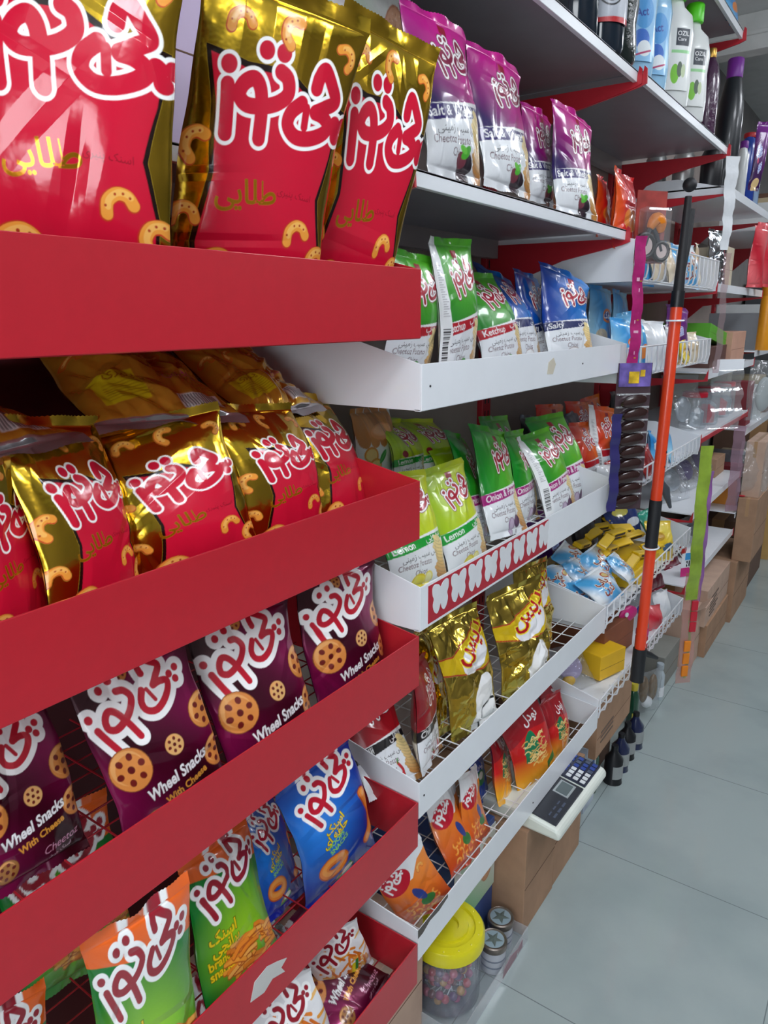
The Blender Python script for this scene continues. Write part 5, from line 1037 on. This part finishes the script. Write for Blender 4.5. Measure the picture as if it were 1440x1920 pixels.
# ------------------------------------------------------------------ on the floor under the shelves
carton(0.597, 0.829, -0.001, 0.45, -0.19, 0.18, 'tall cardboard box under the scale, left of two', CARD, group='cardboard boxes under the scale'); carton(0.837, 1.077, 0.002, 0.45, -0.19, 0.18, 'cardboard box under the scale, right of two', CARD, group='cardboard boxes under the scale')
carton(-0.564, 0.178, 0.095, 0.528, -0.19, 0.16, 'pale tan carton under the red rack, cut by the bottom edge', CARD2)
e = carton(0.351, 0.586, 0.10, 0.414, -0.19, 0.20, 'blue and white printed carton behind the tins', mat('blue_carton', '3E5690', .45), 'box', 'carton_box', tape=False)
def art_bluecarton():
    A = Art(1.0, '3E5690', 0, 200); A.grad('4A66A4', '34487E', lambda X, Y: Y); A.ell(.62, .42, .24, .32, 'D8C8B8'); A.ell(.78, .36, .08, .14, 'D8C83A'); A.ell(.84, .26, .05, .08, '4A8A3A'); A.ell(.60, .18, .12, .08, '6A2A3A')
    for k in range(3): A.stroke([(.12, .55+.1*k), (.30, .62+.1*k)], .02, 'C8D0E0')
    return A
printed_panel('printed_front', art_bluecarton, 1.0, .205, Matrix.Translation((0, -.1577, .15)), parent=e)
# candy jar, tins and their clear crate
e = empty('candy_jar', (.301, .096, -.186), 'big clear candy jar with yellow screw lid', 'candy jar'); e.scale = (1.1, 1.1, 1.1)
JP = clear_mat('jar_plastic', (.86, .88, .95), .16, bump=.05)
MB().lathe([(.080, 0), (.086, .01), (.088, .10), (.086, .165), (.080, .175)], n=40).lathe([(.079, .175), (.079, .004)], n=40).build('jar_body', JP, e, smooth=True)
YL = mat('yellow_lid', 'DDD41E', .3, coat=.3, var=.02)
MB().lathe([(.092, .165), (.095, .168), (.095, .195), (.090, .203), (.072, .206), (.070, .200), (.055, .200), (.053, .206), (.030, .206), (.028, .200), (.001, .200)], n=48).build('lid', YL, e, smooth=True)
for k in range(14):
    a = k*.4488; MB().lathe([(.0028, 0), (.001, .0022)], n=8).build('lid_dimple', YL, e).location = (.082*math.cos(a), .082*math.sin(a), .2045)
rnd = random.Random(4); LC = [mat('lolly_'+n, h, .15, coat=1, bump=.4, scale=90) for n, h in (('red', 'C01A3A'), ('magenta', 'A82A6A'), ('violet', '5A2A6A'), ('rose', 'D8607A'), ('amber', 'C8902A'), ('wine', '6A1828'))]
LCN = ['red', 'magenta', 'violet', 'rose', 'amber', 'wine red']; lol = {}
JPOS = ['against the right wall of the jar', 'near the front wall of the jar', 'at the back of the jar', 'near the middle of the jar']
for i in range(96):
    a = i*2.399; r = .070*math.sqrt(.35+.65*((i*7) % 11)/11); z = .016+.0014*i; c = i % 6
    if c not in lol:
        o = empty('lollipop', (0, 0, 0), 'x', 'lollipop', 'lollipops in the yellow-lidded jar'); lol[c] = o
        MB().lathe([(.001, -.012)]+[(.012*math.sin(t), -.012*math.cos(t)) for t in np.linspace(.3, 2.84, 7)]+[(.001, .012)], n=14).build('sweet', LC[c], o, smooth=True); MB().tube([(0, 0, -.01), (0, 0, -.06)], .0017, 6).build('stick', WHT, o)
    else: o = copy_tree(lol[c])
    r = min(r, .068); o.location = (.301+r*math.cos(a), .096+r*math.sin(a), z-.184); tl = rnd.uniform(.9, 2.6); az = a+math.pi+rnd.uniform(-.9, .9)
    o.rotation_euler = (0, -tl if False else tl, az+math.pi); o['label'] = LCN[c]+' wrapped lollipop lying in the yellow-lidded jar'
TM = mat('tin_metal', '8A8078', .35, .8); TG = clear_mat('tub_plastic')
for i, (x, y) in enumerate(((.535, .045), (.45, .025))):
    e = empty('sweet_tin', (x, y, -.186), ['round tin with a star patterned lid beside the blue carton', 'round tin with a star patterned lid touching the candy jar', 'round tin standing behind the two front ones'][i], 'tin', 'round tins by the candy jar')
    MB().lathe([(.036, 0), (.037, .004), (.037, .075), (.036, .08)], n=32).build('tin_body', mat('tin_white', 'B8BCC4', .35, coat=.4), e, smooth=True)
    MB().lathe([(.039, .072), (.040, .074), (.040, .090), (.037, .093), (.034, .091), (.001, .091)], n=32).build('lid', TM, e, smooth=True)
    s = MB(); pts = []
    for k in range(10): rr = .028 if k % 2 == 0 else .011; pts.append((rr*math.cos(k*.628), rr*math.sin(k*.628)))
    s.lathe([(.031, .0912), (.001, .0914)], n=28, mi=0); s.add([(px, py, .0918) for px, py in pts]+[(0, 0, .0935)], [(k, (k+1) % 10, 10) for k in range(10)], 1); s.build('star_pattern', [mat('lid_bluegrey', '8FA3AE', .4), mat('star_grey', '5E6A66', .4)], e)
    for k in range(2): MB().lathe([(.0375, .02+.022*k), (.0378, .025+.022*k)], n=32).build('body_band', mat('band_grey', '7A8290', .4), e, smooth=True)
e = empty('clear_crate', (.17, -.022, -.19), 'low clear plastic crate holding the candy jar and tins', 'crate'); CP = clear_mat('crate_plastic', (.88, .91, .94), .4, bump=.2)
MB().box(0, .42, 0, .24, 0, .003).build('base', CP, e); MB().box(0, .42, 0, .003, .003, .05).build('front_wall', CP, e); MB().box(0, .42, .237, .24, .003, .05).build('rear_wall', CP, e); MB().box(0, .003, .003, .237, .003, .05).build('end_wall', CP, e); MB().box(.417, .42, .003, .237, .003, .05).build('end_wall', CP, e)
MB().prism_y([(.25, .008), (.34, .008), (.35, .03), (.30, .045), (.26, .035)], -.001, 0).prism_y([(.352, .01), (.38, .01), (.38, .04), (.355, .03)], -.001, 0).build('sticker', mat('old_rose_sticker', '9A8088', .7), e)
# weighing scale on the two boxes
e = empty('weighing_scale', (.80, .008, .1812), 'white electronic weighing scale with keypad poking out under the tray', 'weighing scale', rz=-.02)
BD = mat('scale_ivory', 'DDE3DA', .3, coat=.3); DK = mat('scale_dark_panel', '2A2E36', .3, coat=.3)
MB().prism_x([(-.105, 0), (-.108, .02), (-.098, .035), (.02, .052), (.16, .052), (.16, 0)], -.19, .19).build('housing', BD, e, bevel=.009)
pt = lambda f: (-.094+.105*f, .0378+.0155*f)
def slab(x0, x1, f0, f1, lift, th): 
    (ya, za), (yb, zb) = pt(f0), pt(f1); return [(x0, ya, za+lift), (x1, ya, za+lift), (x1, yb, zb+lift), (x0, yb, zb+lift), (x0, ya, za+lift+th), (x1, ya, za+lift+th), (x1, yb, zb+lift+th), (x0, yb, zb+lift+th)]
BF = [(0, 3, 2, 1), (4, 5, 6, 7), (0, 1, 5, 4), (1, 2, 6, 5), (2, 3, 7, 6), (3, 0, 4, 7)]
MB().add(slab(-.175, .035, .06, 1, -.003, .005), BF).build('display_panel', DK, e, bevel=.002); MB().add(slab(.045, .180, .06, 1, -.003, .005), BF).build('keypad_panel', mat('scale_navy_panel', '1C2438', .3, coat=.3), e, bevel=.002)
MB().add(slab(-.045, .022, .25, .72, .0018, .002), BF).build('display_bezel', mat('lcd_bezel', '9AA2A4', .4), e); MB().add(slab(-.039, .016, .31, .66, .0036, .001), BF).build('display_screen', mat('lcd', '5E6A6C', .2, coat=.5), e)
for r_ in range(4):
    for c_ in range(6):
        x = .053+.021*c_; f = .12+.22*r_; m = mat('key_white', 'D4D8DA', .4) if c_ < 3 and r_ < 3 else mat('key_blue', '2A4490', .4) if (c_+r_) % 3 else mat('key_slate', '4A5468', .4)
        MB().add(slab(x, x+.015, f, f+.15, .002, .0025), BF).build('key', m, e, bevel=.001)
for k in range(3): MB().add(slab(-.150+.03*k, -.128+.03*k, .2, .26, .002, .0006), BF).add(slab(-.150+.03*k, -.132+.03*k, .36, .40, .002, .0006), BF).build('printed_mark', mat('key_slate', '4A5468'), e)
# things right of the scale
e = carton(1.244, 1.356, 0.048, 0.305, -0.19, 0.09, 'white and blue printed pack standing right of the scale boxes', mat('white_blue_pack', 'B4C0D0', .4, var=.3, scale=40), 'box', 'printed_pack', tape=False)
for k in range(3): MB().box(-.04, .03, -.1305, -.1285, .05+.055*k, .085+.055*k).build('blue_print', mat('blue_print', '34508A', .5), e)
bottle(1.4, 0.082, -.19, [(.028, 0), (.03, .01), (.03, .16), (.013, .2), (.012, .22)], mat('green_glass', '1E4A34', .1, coat=1), BLACK, 'dark green bottle beside the white and blue pack', sy=1)
for i, (x, y, lb) in enumerate(((1.24, -.005, 'dark bottle with pale label, leftmost in front of the low carton'), (1.33, .0, 'dark blue bottle with pale label in front of the low carton'), (1.42, .005, 'dark bottle with grey label, third before the low carton'), (1.51, .0, 'dark bottle at the right of the row before the low carton'))):
    bottle(x*1.116+.128, y*1.0+.03, -.19, [(.038, 0), (.036, .01), (.036, .105), (.015, .135), (.013, .15)], [BLACK, mat('ink_blue', '20284A', .15, coat=.8)][i % 2], BLACK, lb, sy=1, group='dark bottles under the lowest basket', ch=.015, cr_=.014, lab=(mat('pale_label', '9AA0A0', .6), .03, .085, .0362, -2.9, -.5))
carton(1.22, 1.70, 0.10, 0.44, -0.19, 0.05, 'low dark carton behind the row of dark bottles', mat('dark_card', '6A5244'))
e = carton(1.25, 1.66, 0.02, 0.42, 0.0505, 0.238, 'brown cardboard box with printed text right under the lowest basket', CARD)
for k in range(3): MB().box(-.16, -.02, -.2015, -.2000, .05+.02*k, .057+.02*k).build('printed_line', mat('print_grey', '6A5A50', .8), e)
clear_bag(2.137, 0.071, -.19, .16, .22, -30, 0, 'clear bag with brown and white bottles standing on the floor', (('brown_bottle', mat('amber_glass', '6A4A1A', .2, coat=.6), -.025, .12, .025, .02, .07), ('brown_bottle', mat('amber_glass', '6A4A1A'), .03, .12, .025, .02, .07), ('white_label', WHT, .0, .05, .03, .022, .03)))
bottle(2.293, 0.06, -.19, [(.024, 0), (.026, .01), (.026, .13), (.012, .16)], mat('milky_plastic', 'B8C4CC', .3), mat('pale_grey_cap', 'A8B4BC', .4), 'slim milky bottle with white label at the floor', sy=1, lab=(WHT, .02, .07, .0262, -2.9, -.5))
bottle(1.981, 0.093, -.19, [(.024, 0), (.026, .01), (.026, .15), (.012, .18)], mat('green_glass', '1E4A34'), mat('yellow_cap', 'C8B83A', .4), 'green bottle with yellow label right of the brown cardboard box', sy=1, lab=(mat('yellow_label', 'C8C04A', .5), .02, .07, .0262, -2.9, -.5))
carton(2.048, 2.248, 0.193, 0.506, -0.19, 0.0332, 'plain cardboard box behind the bag of bottles', CARD)
carton(2.382, 2.672, 0.06, 0.472, -0.19, -0.0114, 'greyish cardboard box under the right end of the lowest basket', mat('grey_card', '8A8A84', .8))
